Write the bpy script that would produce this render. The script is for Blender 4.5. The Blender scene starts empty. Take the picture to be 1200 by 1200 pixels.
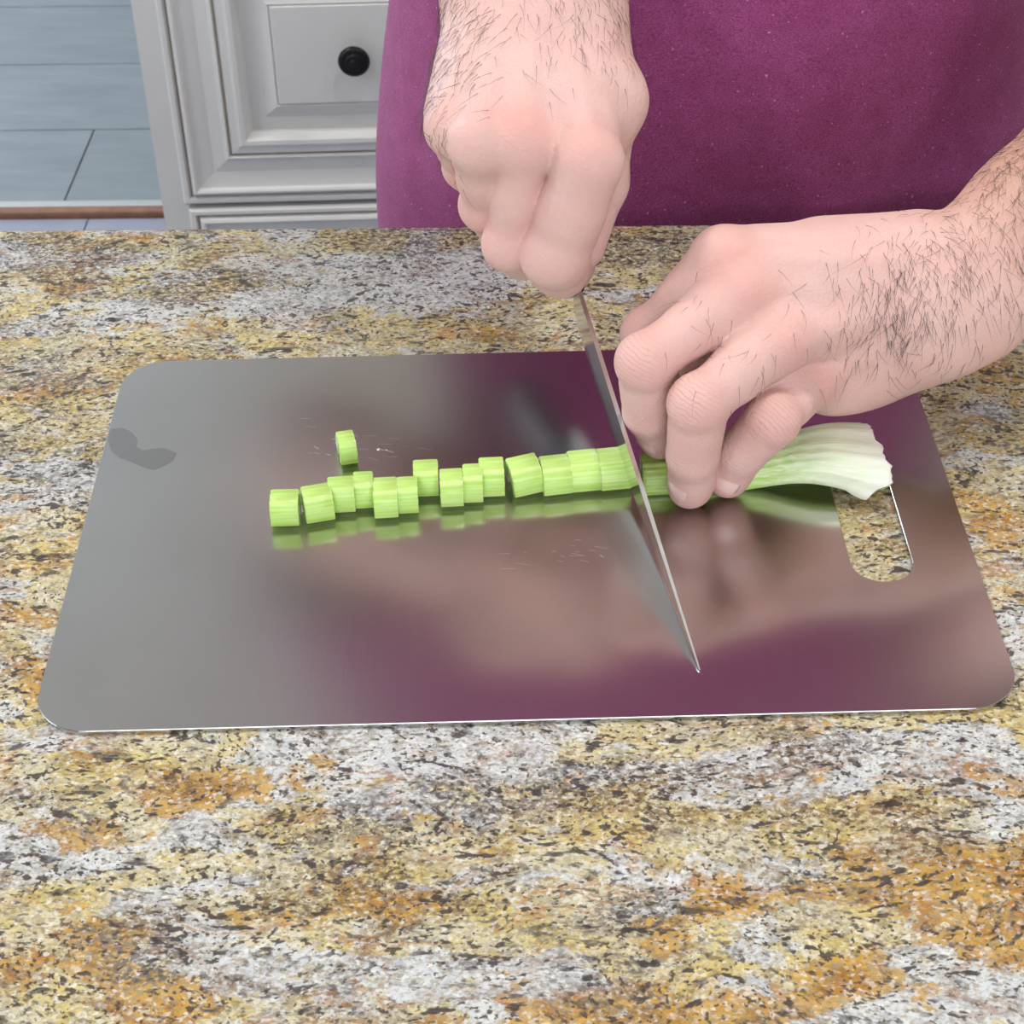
import bpy, bmesh, math, random
import numpy as np
from mathutils import Matrix, Vector

random.seed(7)
rng = np.random.default_rng(7)
SC = bpy.context.scene
COL = SC.collection
T = 0.92                                   # height of the worktop above the floor

# ------------------------------------------------------------------ camera
CF = 2098.9                                # focal length in pixels of a 1200 px frame
PITCH, ROLL, CAMH = 0.67405, 0.02026, T + 0.4738
_c, _s = math.cos(ROLL), math.sin(ROLL)
FW = np.array([0, math.cos(PITCH), -math.sin(PITCH)])
R0 = np.array([1.0, 0, 0]); U0 = np.array([0, math.sin(PITCH), math.cos(PITCH)])
RI = _c * R0 - _s * U0; UI = _s * R0 + _c * U0
CP = np.array([0, 0, CAMH])
cam = bpy.data.cameras.new('camera'); camo = bpy.data.objects.new('camera', cam); COL.objects.link(camo)
cam.sensor_width = 36; cam.lens = 36 * CF / 1200; cam.clip_start = 0.02
M = Matrix.Identity(4)
for i in range(3):
    M[i][0] = RI[i]; M[i][1] = UI[i]; M[i][2] = -FW[i]; M[i][3] = CP[i]
camo.matrix_world = M
cam.dof.use_dof = True; cam.dof.focus_distance = 0.76; cam.dof.aperture_fstop = 45
SC.camera = camo

# ------------------------------------------------------------------ exposure, world, lights
SC.view_settings.view_transform = 'Standard'; SC.view_settings.look = 'None'
SC.view_settings.gamma = 1.0; SC.view_settings.use_curve_mapping = False
SC.view_settings.exposure = 0.07
W = bpy.data.worlds.new('world'); SC.world = W; W.use_nodes = True
W.node_tree.nodes['Background'].inputs[0].default_value = (0.75, 0.88, 1.0, 1)
W.node_tree.nodes['Background'].inputs[1].default_value = 1.2

def area(name, loc, target, sx, sy, power, color):
    l = bpy.data.lights.new(name, 'AREA'); l.shape = 'RECTANGLE'; l.size = sx; l.size_y = sy
    l.energy = power; l.color = color
    o = bpy.data.objects.new(name, l); COL.objects.link(o); o.location = loc
    o.rotation_euler = (Vector(target) - Vector(loc)).to_track_quat('-Z', 'Y').to_euler()
    return o
# daylight through the windows (window_1 behind the camera, window_2 on the left wall, window_3 in the far room)
area('window_light_front', (0.1, -2.02, 1.65), (0.1, 2, 1.45), 2.2, 1.2, 34, (0.90, 0.95, 1.0))
area('window_light_left', (-2.42, 0.5, 1.65), (2, 0.5, 1.45), 1.7, 1.2, 12, (0.88, 0.94, 1.0))
area('window_light_far', (-2.42, 3.5, 1.5), (0, 3.5, 1.0), 1.3, 1.3, 60, (0.72, 0.86, 1.0))
LAMPS = [(-0.9, -0.6), (0.9, -0.6), (-1.5, 0.95), (0.31, 0.97), (-1.45, 1.5), (1.45, 1.5)]
for (x, y) in LAMPS:
    l = bpy.data.lights.new('ceiling_bulb', 'AREA'); l.shape = 'DISK'; l.size = 0.14
    l.energy = 15 if y > 1 else 8.5; l.color = (1.0, 0.97, 0.93)
    o = bpy.data.objects.new('ceiling_bulb', l); COL.objects.link(o); o.location = (x, y, 2.575)

# ------------------------------------------------------------------ helpers
def ray(x, y): return FW + RI * ((x - 600) / CF) - UI * ((y - 600) / CF)
def pD(x, y, d): return CP + ray(x, y) * d
def pH(x, y, z):                                  # point at height z above the worktop
    R = ray(x, y); return CP + R * ((z + T - CAMH) / R[2])
def pY(x, y, Y):
    R = ray(x, y); return CP + R * (Y / R[1])
def depth(P): return float((np.asarray(P) - CP) @ FW)
def chain(P, x, y, L, sg):
    """joint seen at pixel (x, y), a bone of length L from P, farther (+1) or nearer (-1)"""
    R = ray(x, y); o = CP - np.asarray(P); a = R @ R; b = 2 * R @ o; cc = o @ o - L * L
    return CP + R * ((-b + sg * math.sqrt(max(b * b - 4 * a * cc, 0))) / 2 / a)
def unit(v): v = np.asarray(v, float); return v / np.linalg.norm(v)

def link(o, parent=None):
    COL.objects.link(o)
    if parent is not None: o.parent = parent
    return o
def mesh_obj(name, verts, faces, mat=None, parent=None, smooth=False):
    me = bpy.data.meshes.new(name); me.from_pydata([tuple(v) for v in verts], [], [tuple(f) for f in faces])
    me.validate(); me.update()
    if smooth: me.shade_smooth()
    for m in (mat if isinstance(mat, (list, tuple)) else [mat]):
        if m: me.materials.append(m)
    return link(bpy.data.objects.new(name, me), parent)
def bm_obj(name, bm, mat=None, parent=None, smooth=False):
    me = bpy.data.meshes.new(name); bm.normal_update(); bm.to_mesh(me); bm.free()
    if smooth: me.shade_smooth()
    for m in (mat if isinstance(mat, (list, tuple)) else [mat]):
        if m: me.materials.append(m)
    return link(bpy.data.objects.new(name, me), parent)
def quads_obj(name, V, Q, mat, parent=None, smooth=True):
    me = bpy.data.meshes.new(name); V = np.ascontiguousarray(V, np.float32); Q = np.ascontiguousarray(Q, np.int32)
    k = Q.shape[1]
    me.vertices.add(len(V)); me.vertices.foreach_set('co', V.ravel())
    me.loops.add(Q.size); me.loops.foreach_set('vertex_index', Q.ravel())
    me.polygons.add(len(Q)); me.polygons.foreach_set('loop_start', np.arange(0, Q.size, k, dtype=np.int32))
    me.polygons.foreach_set('loop_total', np.full(len(Q), k, np.int32))
    me.update(calc_edges=True); me.validate()
    if smooth: me.shade_smooth()
    if mat: me.materials.append(mat)
    return link(bpy.data.objects.new(name, me), parent)
def empty(name, loc, rz=0.0, label=None, cat=None, group=None):
    o = bpy.data.objects.new(name, None); COL.objects.link(o); o.location = tuple(loc); o.rotation_euler = (0, 0, rz)
    o.empty_display_size = 0.05
    tag(o, label, cat, group); return o
def tag(o, label=None, cat=None, group=None, kind=None):
    for k, v in (('label', label), ('category', cat), ('group', group), ('kind', kind)):
        if v: o[k] = v
    return o
def add_box(bm, lo, hi, bevel=0.0):
    r = bmesh.ops.create_cube(bm, size=1.0)
    for v in r['verts']:
        v.co = Vector([lo[i] + (v.co[i] + 0.5) * (hi[i] - lo[i]) for i in range(3)])
    if bevel > 0:
        es = list({e for v in r['verts'] for e in v.link_edges})
        bmesh.ops.bevel(bm, geom=es, offset=bevel, segments=2, affect='EDGES', profile=0.5)
def box(name, lo, hi, mat, parent=None, bevel=0.0):
    bm = bmesh.new(); add_box(bm, lo, hi, bevel); return bm_obj(name, bm, mat, parent)
def add_lathe(bm, prof, axis_o, axis, n=32):
    """prof: list of (radius, distance along axis)"""
    a = unit(axis); u = unit(np.cross(a, [0.3, 0.2, 1.0] if abs(a[2]) < 0.9 else [1.0, 0, 0])); v = np.cross(a, u)
    rows = []
    for (r, t) in prof:
        rows.append([bm.verts.new(tuple(np.asarray(axis_o) + a * t + (u * math.cos(q) + v * math.sin(q)) * max(r, 1e-5)))
                     for q in (2 * math.pi * k / n for k in range(n))])
    for A, B in zip(rows, rows[1:]):
        for k in range(n): bm.faces.new((A[k], A[(k + 1) % n], B[(k + 1) % n], B[k]))
    bm.faces.new(rows[0][::-1]); bm.faces.new(rows[-1])

# ------------------------------------------------------------------ materials
class NT:
    def __init__(self, name):
        self.m = bpy.data.materials.new(name); self.m.use_nodes = True
        self.t = self.m.node_tree; self.b = self.t.nodes['Principled BSDF']
    def n(self, typ, **kw):
        nd = self.t.nodes.new(typ)
        for k, v in kw.items():
            if hasattr(nd, k): setattr(nd, k, v)
            else: nd.inputs[k.replace('_', ' ')].default_value = v
        return nd
    def l(self, a, b): self.t.links.new(a, b)
    def set(self, **kw):
        for k, v in kw.items(): self.b.inputs[k.replace('_', ' ')].default_value = v
    def coord(self, scale=(1, 1, 1), rot=(0, 0, 0), out='Object'):
        tc = self.n('ShaderNodeTexCoord'); mp = self.n('ShaderNodeMapping')
        mp.inputs['Scale'].default_value = scale; mp.inputs['Rotation'].default_value = rot
        self.l(tc.outputs[out], mp.inputs['Vector']); return mp.outputs[0]
    def noise(self, vec, scale, detail=4, rough=0.55, dist=0.0):
        n = self.n('ShaderNodeTexNoise'); n.inputs['Scale'].default_value = scale; n.inputs['Detail'].default_value = detail
        n.inputs['Roughness'].default_value = rough; n.inputs['Distortion'].default_value = dist
        self.l(vec, n.inputs['Vector']); return n.outputs['Fac']
    def ramp(self, fac, stops, interp='LINEAR'):
        r = self.n('ShaderNodeValToRGB'); e = r.color_ramp.elements; r.color_ramp.interpolation = interp
        while len(e) < len(stops): e.new(0.5)
        for i, (p, c) in enumerate(stops):
            e[i].position = p; e[i].color = (c, c, c, 1) if isinstance(c, (int, float)) else (*c, 1)
        self.l(fac, r.inputs[0]); return r.outputs[0]
    def mix(self, fac, a, b, mode='MIX'):
        m = self.n('ShaderNodeMix', data_type='RGBA', blend_type=mode)
        for sock, v in ((m.inputs[0], fac), (m.inputs[6], a), (m.inputs[7], b)):
            if isinstance(v, (int, float)): sock.default_value = v
            elif isinstance(v, tuple): sock.default_value = (*v, 1)
            else: self.l(v, sock)
        return m.outputs[2]
    def math(self, op, a, b=0.0, c=None):
        m = self.n('ShaderNodeMath', operation=op)
        for i, v in enumerate((a, b, c)):
            if v is None: continue
            if isinstance(v, (int, float)): m.inputs[i].default_value = v
            else: self.l(v, m.inputs[i])
        return m.outputs[0]
    def col(self, sock): 
        if isinstance(sock, tuple): self.b.inputs['Base Color'].default_value = (*sock, 1)
        else: self.l(sock, self.b.inputs['Base Color'])
    def bump(self, h, strength=0.2, dist=0.001):
        b = self.n('ShaderNodeBump'); b.inputs['Strength'].default_value = strength; b.inputs['Distance'].default_value = dist
        self.l(h, b.inputs['Height']); self.l(b.outputs[0], self.b.inputs['Normal'])
def srgb(r, g, b):
    return tuple(((v / 255 + 0.055) / 1.055) ** 2.4 if v > 10 else v / 255 / 12.92 for v in (r, g, b))

def plain(name, col, rough=0.5, metal=0.0, spec=0.5, noise_amt=0.0, scale=20):
    k = NT(name); k.set(Roughness=rough, Metallic=metal); k.b.inputs['Specular IOR Level'].default_value = spec
    if noise_amt:
        f = k.noise(k.coord(), scale, 5)
        k.col(k.mix(k.ramp(f, [(0.3, 0.0), (0.7, 1.0)]), tuple(c * (1 - noise_amt) for c in col), tuple(min(1, c * (1 + noise_amt)) for c in col)))
    else: k.col(col)
    return k.m

def granite():
    k = NT('granite'); at = k.n('ShaderNodeVertexColor', layer_name='zones')
    sp = k.n('ShaderNodeSeparateColor'); k.l(at.outputs[0], sp.inputs[0])
    gold_z, white_z, dark_z = sp.outputs[0], sp.outputs[1], sp.outputs[2]
    tc = k.n('ShaderNodeTexCoord')
    def warped(scale, amount, detail=3):
        wn = k.n('ShaderNodeTexNoise'); wn.inputs['Scale'].default_value = scale; wn.inputs['Detail'].default_value = detail
        k.l(tc.outputs['Object'], wn.inputs['Vector'])
        vs = k.n('ShaderNodeVectorMath', operation='SUBTRACT'); k.l(wn.outputs['Color'], vs.inputs[0]); vs.inputs[1].default_value = (0.5, 0.5, 0.5)
        vm = k.n('ShaderNodeVectorMath', operation='SCALE'); k.l(vs.outputs[0], vm.inputs[0]); vm.inputs['Scale'].default_value = amount
        va = k.n('ShaderNodeVectorMath', operation='ADD'); k.l(tc.outputs['Object'], va.inputs[0]); k.l(vm.outputs[0], va.inputs[1])
        return va.outputs[0]
    def mapped(src, rot, sc, loc=(0, 0, 0)):
        mp = k.n('ShaderNodeMapping'); mp.inputs['Rotation'].default_value = (0, 0, rot); mp.inputs['Scale'].default_value = sc; mp.inputs['Location'].default_value = loc
        k.l(src, mp.inputs['Vector']); return mp.outputs[0]
    wl = warped(11, 0.035)
    v = mapped(wl, 0.16, (0.72, 1.05, 1)); v2 = mapped(wl, 0.42, (0.42, 1.0, 1)); v3 = mapped(wl, 0.10, (0.55, 1.1, 1), (3.1, 1.7, 0.4))
    g0 = mapped(tc.outputs['Object'], 0.3, (0.8, 1.0, 1))
    cream, pale, white = srgb(196, 189, 162), srgb(198, 180, 116), srgb(196, 200, 203)
    a = k.noise(v, 34, 7, 0.68)
    c = k.mix(k.ramp(a, [(0.43, 0.0), (0.58, 1.0)]), cream, pale)
    fb = k.noise(g0, 330, 4, 0.7)                                  # fine break-up shared by the edges
    fb0 = k.math('MULTIPLY', k.math('SUBTRACT', fb, 0.5), 0.16)
    b = k.math('ADD', k.math('ADD', k.noise(v3, 30, 8, 0.68), k.math('MULTIPLY', k.math('SUBTRACT', white_z, 0.45), 0.30)), fb0)
    c = k.mix(k.ramp(b, [(0.515, 0.0), (0.56, 1.0)]), c, white)
    # gold, sharp against the white, rust towards its heart and along some rims
    g = k.math('ADD', k.math('ADD', k.noise(v, 36, 9, 0.68), k.math('MULTIPLY', k.math('SUBTRACT', gold_z, 0.48), 0.40)), k.math('MULTIPLY', fb0, 0.7))
    c = k.mix(k.ramp(g, [(0.555, 0.0), (0.59, 0.85), (0.75, 0.95)]), c, srgb(190, 148, 66))
    c = k.mix(k.ramp(g, [(0.66, 0.0), (0.76, 0.85)]), c, srgb(168, 116, 40))
    rim = k.math('MULTIPLY', k.ramp(k.math('ABSOLUTE', k.math('SUBTRACT', g, 0.575)), [(0.0, 0.85), (0.025, 0.0)]), k.ramp(k.noise(v3, 16, 3), [(0.50, 0.0), (0.60, 1.0)]))
    c = k.mix(rim, c, srgb(150, 92, 40))
    rn = k.noise(v2, 30, 7, 0.62)
    ridge = k.ramp(k.math('ABSOLUTE', k.math('SUBTRACT', rn, 0.5)), [(0.0, 1.0), (0.022, 0.0)])
    rm = k.math('MULTIPLY', ridge, k.ramp(k.math('ADD', k.noise(v3, 20, 4), k.math('MULTIPLY', gold_z, 0.24)), [(0.55, 0.0), (0.66, 0.8)]))
    c = k.mix(rm, c, srgb(158, 98, 42))
    # crystal grain
    vo = k.n('ShaderNodeTexVoronoi'); vo.inputs['Scale'].default_value = 780; k.l(g0, vo.inputs['Vector'])
    so = k.n('ShaderNodeSeparateColor'); k.l(vo.outputs['Color'], so.inputs[0])
    c = k.mix(k.ramp(so.outputs[0], [(0.0, 0.75), (0.42, 0.0)]), c, srgb(146, 138, 120))
    c = k.mix(k.ramp(so.outputs[1], [(0.68, 0.0), (1.0, 0.62)]), c, srgb(226, 226, 222))
    gr = k.noise(g0, 700, 3, 0.6)
    c = k.mix(k.ramp(gr, [(0.36, 0.55), (0.5, 0.0)]), c, srgb(150, 132, 100))
    # smoky clouds of fine mica, brown to grey
    cl = k.math('ADD', k.noise(v3, 52, 7, 0.70), k.math('MULTIPLY', k.math('SUBTRACT', dark_z, 0.4), 0.42))
    fine = k.noise(g0, 420, 4, 0.7)
    sm = k.math('MULTIPLY', k.ramp(cl, [(0.485, 0.0), (0.62, 1.0)]), k.ramp(fine, [(0.43, 0.0), (0.55, 0.85)]))
    c = k.mix(sm, c, k.mix(k.ramp(k.noise(v, 18, 2), [(0.45, 0.0), (0.55, 1.0)]), srgb(112, 88, 58), srgb(98, 94, 92)))
    # black flecks, short and drawn out
    cm = k.math('ADD', k.noise(v, 60, 5, 0.65), k.math('MULTIPLY', dark_z, 0.2))
    f1 = k.noise(mapped(wl, 0.42, (0.55, 1.0, 1)), 300, 2, 0.5)
    c = k.mix(k.math('MULTIPLY', k.ramp(f1, [(0.585, 0.0), (0.64, 0.92)]), k.ramp(cm, [(0.46, 0.25), (0.60, 1.0)])), c, srgb(66, 60, 60))
    f2 = k.noise(mapped(wl, -0.5, (0.8, 1.0, 1), (7, 3, 1)), 520, 2, 0.5)
    c = k.mix(k.math('MULTIPLY', k.ramp(f2, [(0.58, 0.0), (0.63, 0.92)]), k.ramp(cm, [(0.44, 0.3), (0.58, 1.0)])), c, srgb(74, 66, 62))
    f3 = k.noise(mapped(wl, 0.25, (0.28, 1.0, 1), (2, 9, 1)), 130, 3, 0.5)
    c = k.mix(k.math('MULTIPLY', k.ramp(f3, [(0.655, 0.0), (0.70, 0.85)]), k.ramp(cm, [(0.50, 0.0), (0.62, 1.0)])), c, srgb(60, 56, 60))
    md = k.ramp(k.noise(g0, 130, 5, 0.7), [(0.34, 0.62), (0.50, 0.97), (0.64, 1.06)])
    c = k.mix(0.8, c, md, 'MULTIPLY')
    k.col(c); k.set(Roughness=0.16); k.b.inputs['Specular IOR Level'].default_value = 0.28
    return k.m

BRUSH = 0.0
def steel_board():
    k = NT('brushed_steel_board')
    v = k.coord((900, 8, 1)); f = k.noise(v, 1.0, 3, 0.6)
    cl = k.noise(k.coord((1, 1, 1)), 14, 4)
    k.col(k.mix(k.ramp(cl, [(0.35, 0.0), (0.65, 1.0)]), (0.50, 0.485, 0.47), (0.53, 0.515, 0.50)))
    k.set(Metallic=1.0, Anisotropic=0.72, Anisotropic_Rotation=BRUSH)
    tg = k.n('ShaderNodeTangent', direction_type='UV_MAP', uv_map='brush'); k.l(tg.outputs[0], k.b.inputs['Tangent'])
    rg = k.math('ADD', k.math('MULTIPLY', f, 0.04), 0.18); k.l(rg, k.b.inputs['Roughness'])
    k.bump(f, 0.02, 0.0003)
    return k.m

def skin():
    k = NT('skin'); at = k.n('ShaderNodeVertexColor', layer_name='tone')
    v = k.coord(); f = k.noise(v, 160, 5, 0.6); g = k.noise(v, 45, 4)
    c = k.mix(k.ramp(g, [(0.35, 0.0), (0.65, 0.22)]), at.outputs[0], (0.66, 0.30, 0.25))
    c = k.mix(k.ramp(f, [(0.55, 0.0), (0.75, 0.12)]), c, (0.80, 0.55, 0.46))
    k.col(c); k.set(Roughness=0.5, Subsurface_Weight=0.18, Subsurface_Scale=0.006)
    k.b.inputs['Subsurface Radius'].default_value = (1.0, 0.35, 0.2)
    k.b.inputs['Specular IOR Level'].default_value = 0.35
    vo = k.n('ShaderNodeTexVoronoi'); vo.inputs['Scale'].default_value = 900; k.l(v, vo.inputs['Vector'])
    h = k.math('ADD', vo.outputs['Distance'], k.math('MULTIPLY', k.noise(v, 300, 4), 1.5))
    fo = k.n('ShaderNodeVertexColor', layer_name='fold'); fs = k.n('ShaderNodeSeparateColor'); k.l(fo.outputs[0], fs.inputs[0])
    ph = k.math('ADD', k.math('MULTIPLY', fs.outputs[0], 1.7), k.math('MULTIPLY', k.noise(v, 170, 3, 0.6), 6.0))
    ln = k.ramp(k.math('ABSOLUTE', k.math('SINE', ph)), [(0.0, 0.0), (0.42, 1.0)])
    grv = k.math('MULTIPLY', k.math('SUBTRACT', 1.0, ln), fs.outputs[1])
    c2 = k.mix(k.math('MULTIPLY', grv, 0.42), c, (0.42, 0.19, 0.15)); k.col(c2)
    h = k.math('SUBTRACT', h, k.math('MULTIPLY', grv, 9.0))
    k.bump(h, 0.28, 0.0007)
    return k.m

def shirt_mat():
    k = NT('maroon_jersey'); v = k.coord()
    a = k.noise(k.coord((1, 1, 2.2)), 900, 3, 0.7); b = k.noise(v, 60, 5, 0.65)
    c = k.mix(k.ramp(a, [(0.35, 0.0), (0.68, 1.0)]), srgb(124, 46, 92), srgb(166, 88, 140))
    c = k.mix(k.ramp(b, [(0.4, 0.25), (0.6, 0.0)]), c, srgb(112, 36, 76))
    lint = k.ramp(k.noise(v, 520, 1, 0.4), [(0.745, 0.0), (0.77, 0.75)])
    c = k.mix(lint, c, srgb(190, 150, 180))
    k.col(c); k.set(Roughness=0.9); k.b.inputs['Specular IOR Level'].default_value = 0.15
    k.b.inputs['Sheen Weight'].default_value = 0.12; k.b.inputs['Sheen Roughness'].default_value = 0.5
    k.bump(a, 0.25, 0.0008)
    return k.m

def celery_mat(name, x0=None, x1=None, inner=False):
    k = NT(name); v = k.coord((1, 1, 1))
    st = k.noise(k.coord((18, 700, 700)), 1.0, 3, 0.6)
    green, lime = srgb(168, 206, 92), srgb(200, 226, 142)
    if inner: green, lime = srgb(172, 206, 112), srgb(206, 226, 160)
    c = k.mix(k.ramp(st, [(0.35, 0.0), (0.66, 1.0)]), green, lime)
    if x0 is not None:
        tc = k.n('ShaderNodeTexCoord'); sx = k.n('ShaderNodeSeparateXYZ'); k.l(tc.outputs['Object'], sx.inputs[0])
        w = k.math('ADD', sx.outputs[0], k.math('MULTIPLY', k.math('SUBTRACT', st, 0.5), 0.05))
        mr = k.n('ShaderNodeMapRange'); mr.inputs[1].default_value = x0; mr.inputs[2].default_value = x1; k.l(w, mr.inputs[0])
        c = k.mix(k.ramp(mr.outputs[0], [(0.0, 0.0), (0.6, 0.7), (1.0, 0.96)]), c, srgb(232, 234, 222))
    k.col(c); k.set(Roughness=0.32, Subsurface_Weight=0.25, Subsurface_Scale=0.005)
    k.b.inputs['Subsurface Radius'].default_value = (0.6, 1.0, 0.3)
    k.bump(st, 0.35, 0.0006)
    return k.m

def floor_mat():
    k = NT('grey_floor_tile'); v = k.coord((1, 4, 1))
    f = k.noise(v, 6, 6, 0.6); ob = k.n('ShaderNodeObjectInfo')
    c = k.mix(k.ramp(f, [(0.3, 0.0), (0.7, 1.0)]), srgb(122, 132, 138), srgb(142, 150, 156))
    c = k.mix(k.math('MULTIPLY', ob.outputs['Random'], 0.35), c, srgb(126, 134, 138))
    k.col(c); k.set(Roughness=0.30); return k.m

def paint_mat():
    k = NT('cream_cabinet_paint'); f = k.noise(k.coord(), 9, 5)
    k.col(k.mix(f, srgb(204, 204, 203), srgb(214, 214, 213))); k.set(Roughness=0.42); return k.m

MAT = dict(
    granite=granite(), board=steel_board(), skin=skin(), shirt=shirt_mat(), paint=paint_mat(), tile=floor_mat(),
    glaze=plain('brown_glaze', srgb(148, 134, 120), 0.5, noise_amt=0.2, scale=60),
    knob=plain('dark_bronze', srgb(34, 33, 36), 0.33, 0.6, noise_amt=0.2, scale=80),
    wall=plain('wall_paint', srgb(196, 190, 182), 0.8, noise_amt=0.02, scale=3),
    ceil=plain('ceiling_paint', srgb(226, 221, 214), 0.85, noise_amt=0.02, scale=3),
    trimw=plain('white_trim', srgb(232, 230, 226), 0.4, noise_amt=0.02, scale=8),
    wood=plain('brown_threshold_wood', srgb(138, 98, 78), 0.35, noise_amt=0.25, scale=40),
    grout=plain('floor_grout', srgb(148, 154, 156), 0.8, noise_amt=0.1, scale=60),
    slate=plain('lavender_grey_floor', srgb(150, 152, 168), 0.3, noise_amt=0.08, scale=9),
    alu=plain('brushed_threshold_metal', (0.75, 0.76, 0.78), 0.3, 1.0, noise_amt=0.05, scale=90),
    polymer=plain('black_handle_polymer', srgb(28, 28, 30), 0.4, noise_amt=0.15, scale=120),
    jeans=plain('dark_denim', srgb(44, 50, 66), 0.9, noise_amt=0.25, scale=150),
    shoe=plain('black_shoe_leather', srgb(30, 28, 28), 0.45, noise_amt=0.2, scale=50),
    sole=plain('shoe_sole', srgb(200, 196, 188), 0.6, noise_amt=0.05, scale=50),
    hair=plain('dark_hair', srgb(46, 36, 30), 0.5, noise_amt=0.3, scale=160),
    nail=plain('fingernail', srgb(226, 190, 186), 0.25, noise_amt=0.05, scale=90),
    eye=plain('eye_white', srgb(230, 226, 220), 0.2, noise_amt=0.02, scale=90),
    iris=plain('brown_iris', srgb(70, 46, 30), 0.2, noise_amt=0.2, scale=300),
    lip=plain('lips', srgb(176, 104, 98), 0.45, noise_amt=0.08, scale=120),
    celery=celery_mat('celery_green'), stalk=celery_mat('celery_stalk', -0.012, 0.046), celin=celery_mat('celery_flesh', inner=True),
    fibre=plain('celery_cut_fibre', srgb(190, 214, 140), 0.4, noise_amt=0.1, scale=300),
)
def blade_mat():
    k = NT('blade_steel'); f = k.noise(k.coord((30, 30, 1400)), 1.0, 3)
    k.col((0.70, 0.70, 0.69)); k.set(Metallic=1.0); k.l(k.math('ADD', k.math('MULTIPLY', f, 0.06), 0.10), k.b.inputs['Roughness'])
    return k.m
MAT['blade'] = blade_mat()
def film_mat():
    k = NT('water_film'); f = k.noise(k.coord(), 220, 4, 0.6)
    k.col((0.385, 0.375, 0.37)); k.set(Metallic=1.0); k.l(k.math('ADD', k.math('MULTIPLY', f, 0.06), 0.20), k.b.inputs['Roughness'])
    return k.m
MAT['film'] = film_mat()
def lamp_mat():
    k = NT('lamp_glow'); k.col((1, 1, 1)); k.b.inputs['Emission Color'].default_value = (1, 0.95, 0.88, 1); k.b.inputs['Emission Strength'].default_value = 3; return k.m
MAT['lamp'] = lamp_mat()
def glass_mat():
    k = NT('window_glass'); k.col((0.95, 0.97, 1)); k.set(Roughness=0.02, Transmission_Weight=1.0, IOR=1.1); return k.m
MAT['glass'] = glass_mat()

# ------------------------------------------------------------------ room
X0, X1, Y0, Y1, ZC = -2.5, 2.6, -2.1, 4.7, 2.6
def struct(o): o['kind'] = 'structure'; return o
fl = struct(box('floor', (X0 - .1, Y0 - .1, -0.10), (X1 + .1, Y1 + .1, -0.004), MAT['grout']))
def wall_with_holes(name, axis, pos, thick, a0, a1, holes):
    """wall in the plane axis=pos, spanning a0..a1 along the other horizontal axis, holes (lo, hi, z0, z1)"""
    bm = bmesh.new()
    def put(u0, u1, z0, z1):
        if u1 - u0 < 1e-4 or z1 - z0 < 1e-4: return
        if axis == 'y': add_box(bm, (u0, min(pos, pos + thick), z0), (u1, max(pos, pos + thick), z1))
        else: add_box(bm, (min(pos, pos + thick), u0, z0), (max(pos, pos + thick), u1, z1))
    u = a0
    for (lo, hi, z0, z1) in sorted(holes):
        put(u, lo, 0, ZC); put(lo, hi, 0, z0); put(lo, hi, z1, ZC); u = hi
    put(u, a1, 0, ZC)
    return struct(bm_obj(name, bm, MAT['wall']))
wall_with_holes('wall_front', 'y', Y0, -0.1, X0, X1, [(-1.0, 1.2, 1.05, 2.25)])
wall_with_holes('wall_left', 'x', X0, -0.1, Y0, Y1, [(-0.35, 1.35, 1.05, 2.25), (2.85, 4.15, 0.85, 2.15)])
wall_with_holes('wall_right', 'x', X1, 0.1, Y0, Y1, [])
wall_with_holes('wall_far', 'y', Y1, 0.1, X0, X1, [])
struct(box('ceiling', (X0 - .1, Y0 - .1, ZC), (X1 + .1, Y1 + .1, ZC + .1), MAT['ceil']))
def window(n, axis, pos, lo, hi, z0, z1):
    root = bpy.data.objects.new('window_%d' % n, None); COL.objects.link(root); struct(root)
    def put(bm, u0, u1, a, b, d0, d1):
        if axis == 'y': add_box(bm, (u0, pos + d0, a), (u1, pos + d1, b), 0.004)
        else: add_box(bm, (pos + d0, u0, a), (pos + d1, u1, b), 0.004)
    bm = bmesh.new()
    for (u0, u1, a, b) in ((lo, lo + .05, z0, z1), (hi - .05, hi, z0, z1), (lo + .05, hi - .05, z0, z0 + .05), (lo + .05, hi - .05, z1 - .05, z1), ((lo + hi) / 2 - .02, (lo + hi) / 2 + .02, z0 + .05, z1 - .05)):
        put(bm, u0, u1, a, b, -0.08, -0.02)
    bm_obj('window_frame', bm, MAT['trimw'], root)
    for u0, u1 in ((lo + .05, (lo + hi) / 2 - .02), ((lo + hi) / 2 + .02, hi - .05)):
        bm = bmesh.new(); put(bm, u0, u1, z0 + .05, z1 - .05, -0.052, -0.048); bm_obj('window_pane', bm, MAT['glass'], root)
window(1, 'y', Y0, -1.0, 1.2, 1.05, 2.25)
window(2, 'x', X0, -0.35, 1.35, 1.05, 2.25)
window(3, 'x', X0, 2.85, 4.15, 0.85, 2.15)
for (x, y) in LAMPS:
    o = empty('ceiling_lamp', (x, y, ZC), 0, 'recessed ceiling lamp, %s of the ones on the %s' % ('nearest the front window' if y < 0 else 'middle' if y < 1.2 else 'nearest the back wall', 'left' if x < 0 else 'right'), 'lamp', 'recessed ceiling lamps')
    bm = bmesh.new(); add_lathe(bm, [(0.075, -0.002), (0.095, -0.002), (0.095, -0.012), (0.078, -0.014), (0.075, -0.008)], (0, 0, 0), (0, 0, 1)); bm_obj('lamp_rim', bm, MAT['trimw'], o)
    bm = bmesh.new(); add_lathe(bm, [(0.074, -0.003), (0.074, -0.006)], (0, 0, 0), (0, 0, 1)); bm_obj('lamp_disc', bm, MAT['lamp'], o)

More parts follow.
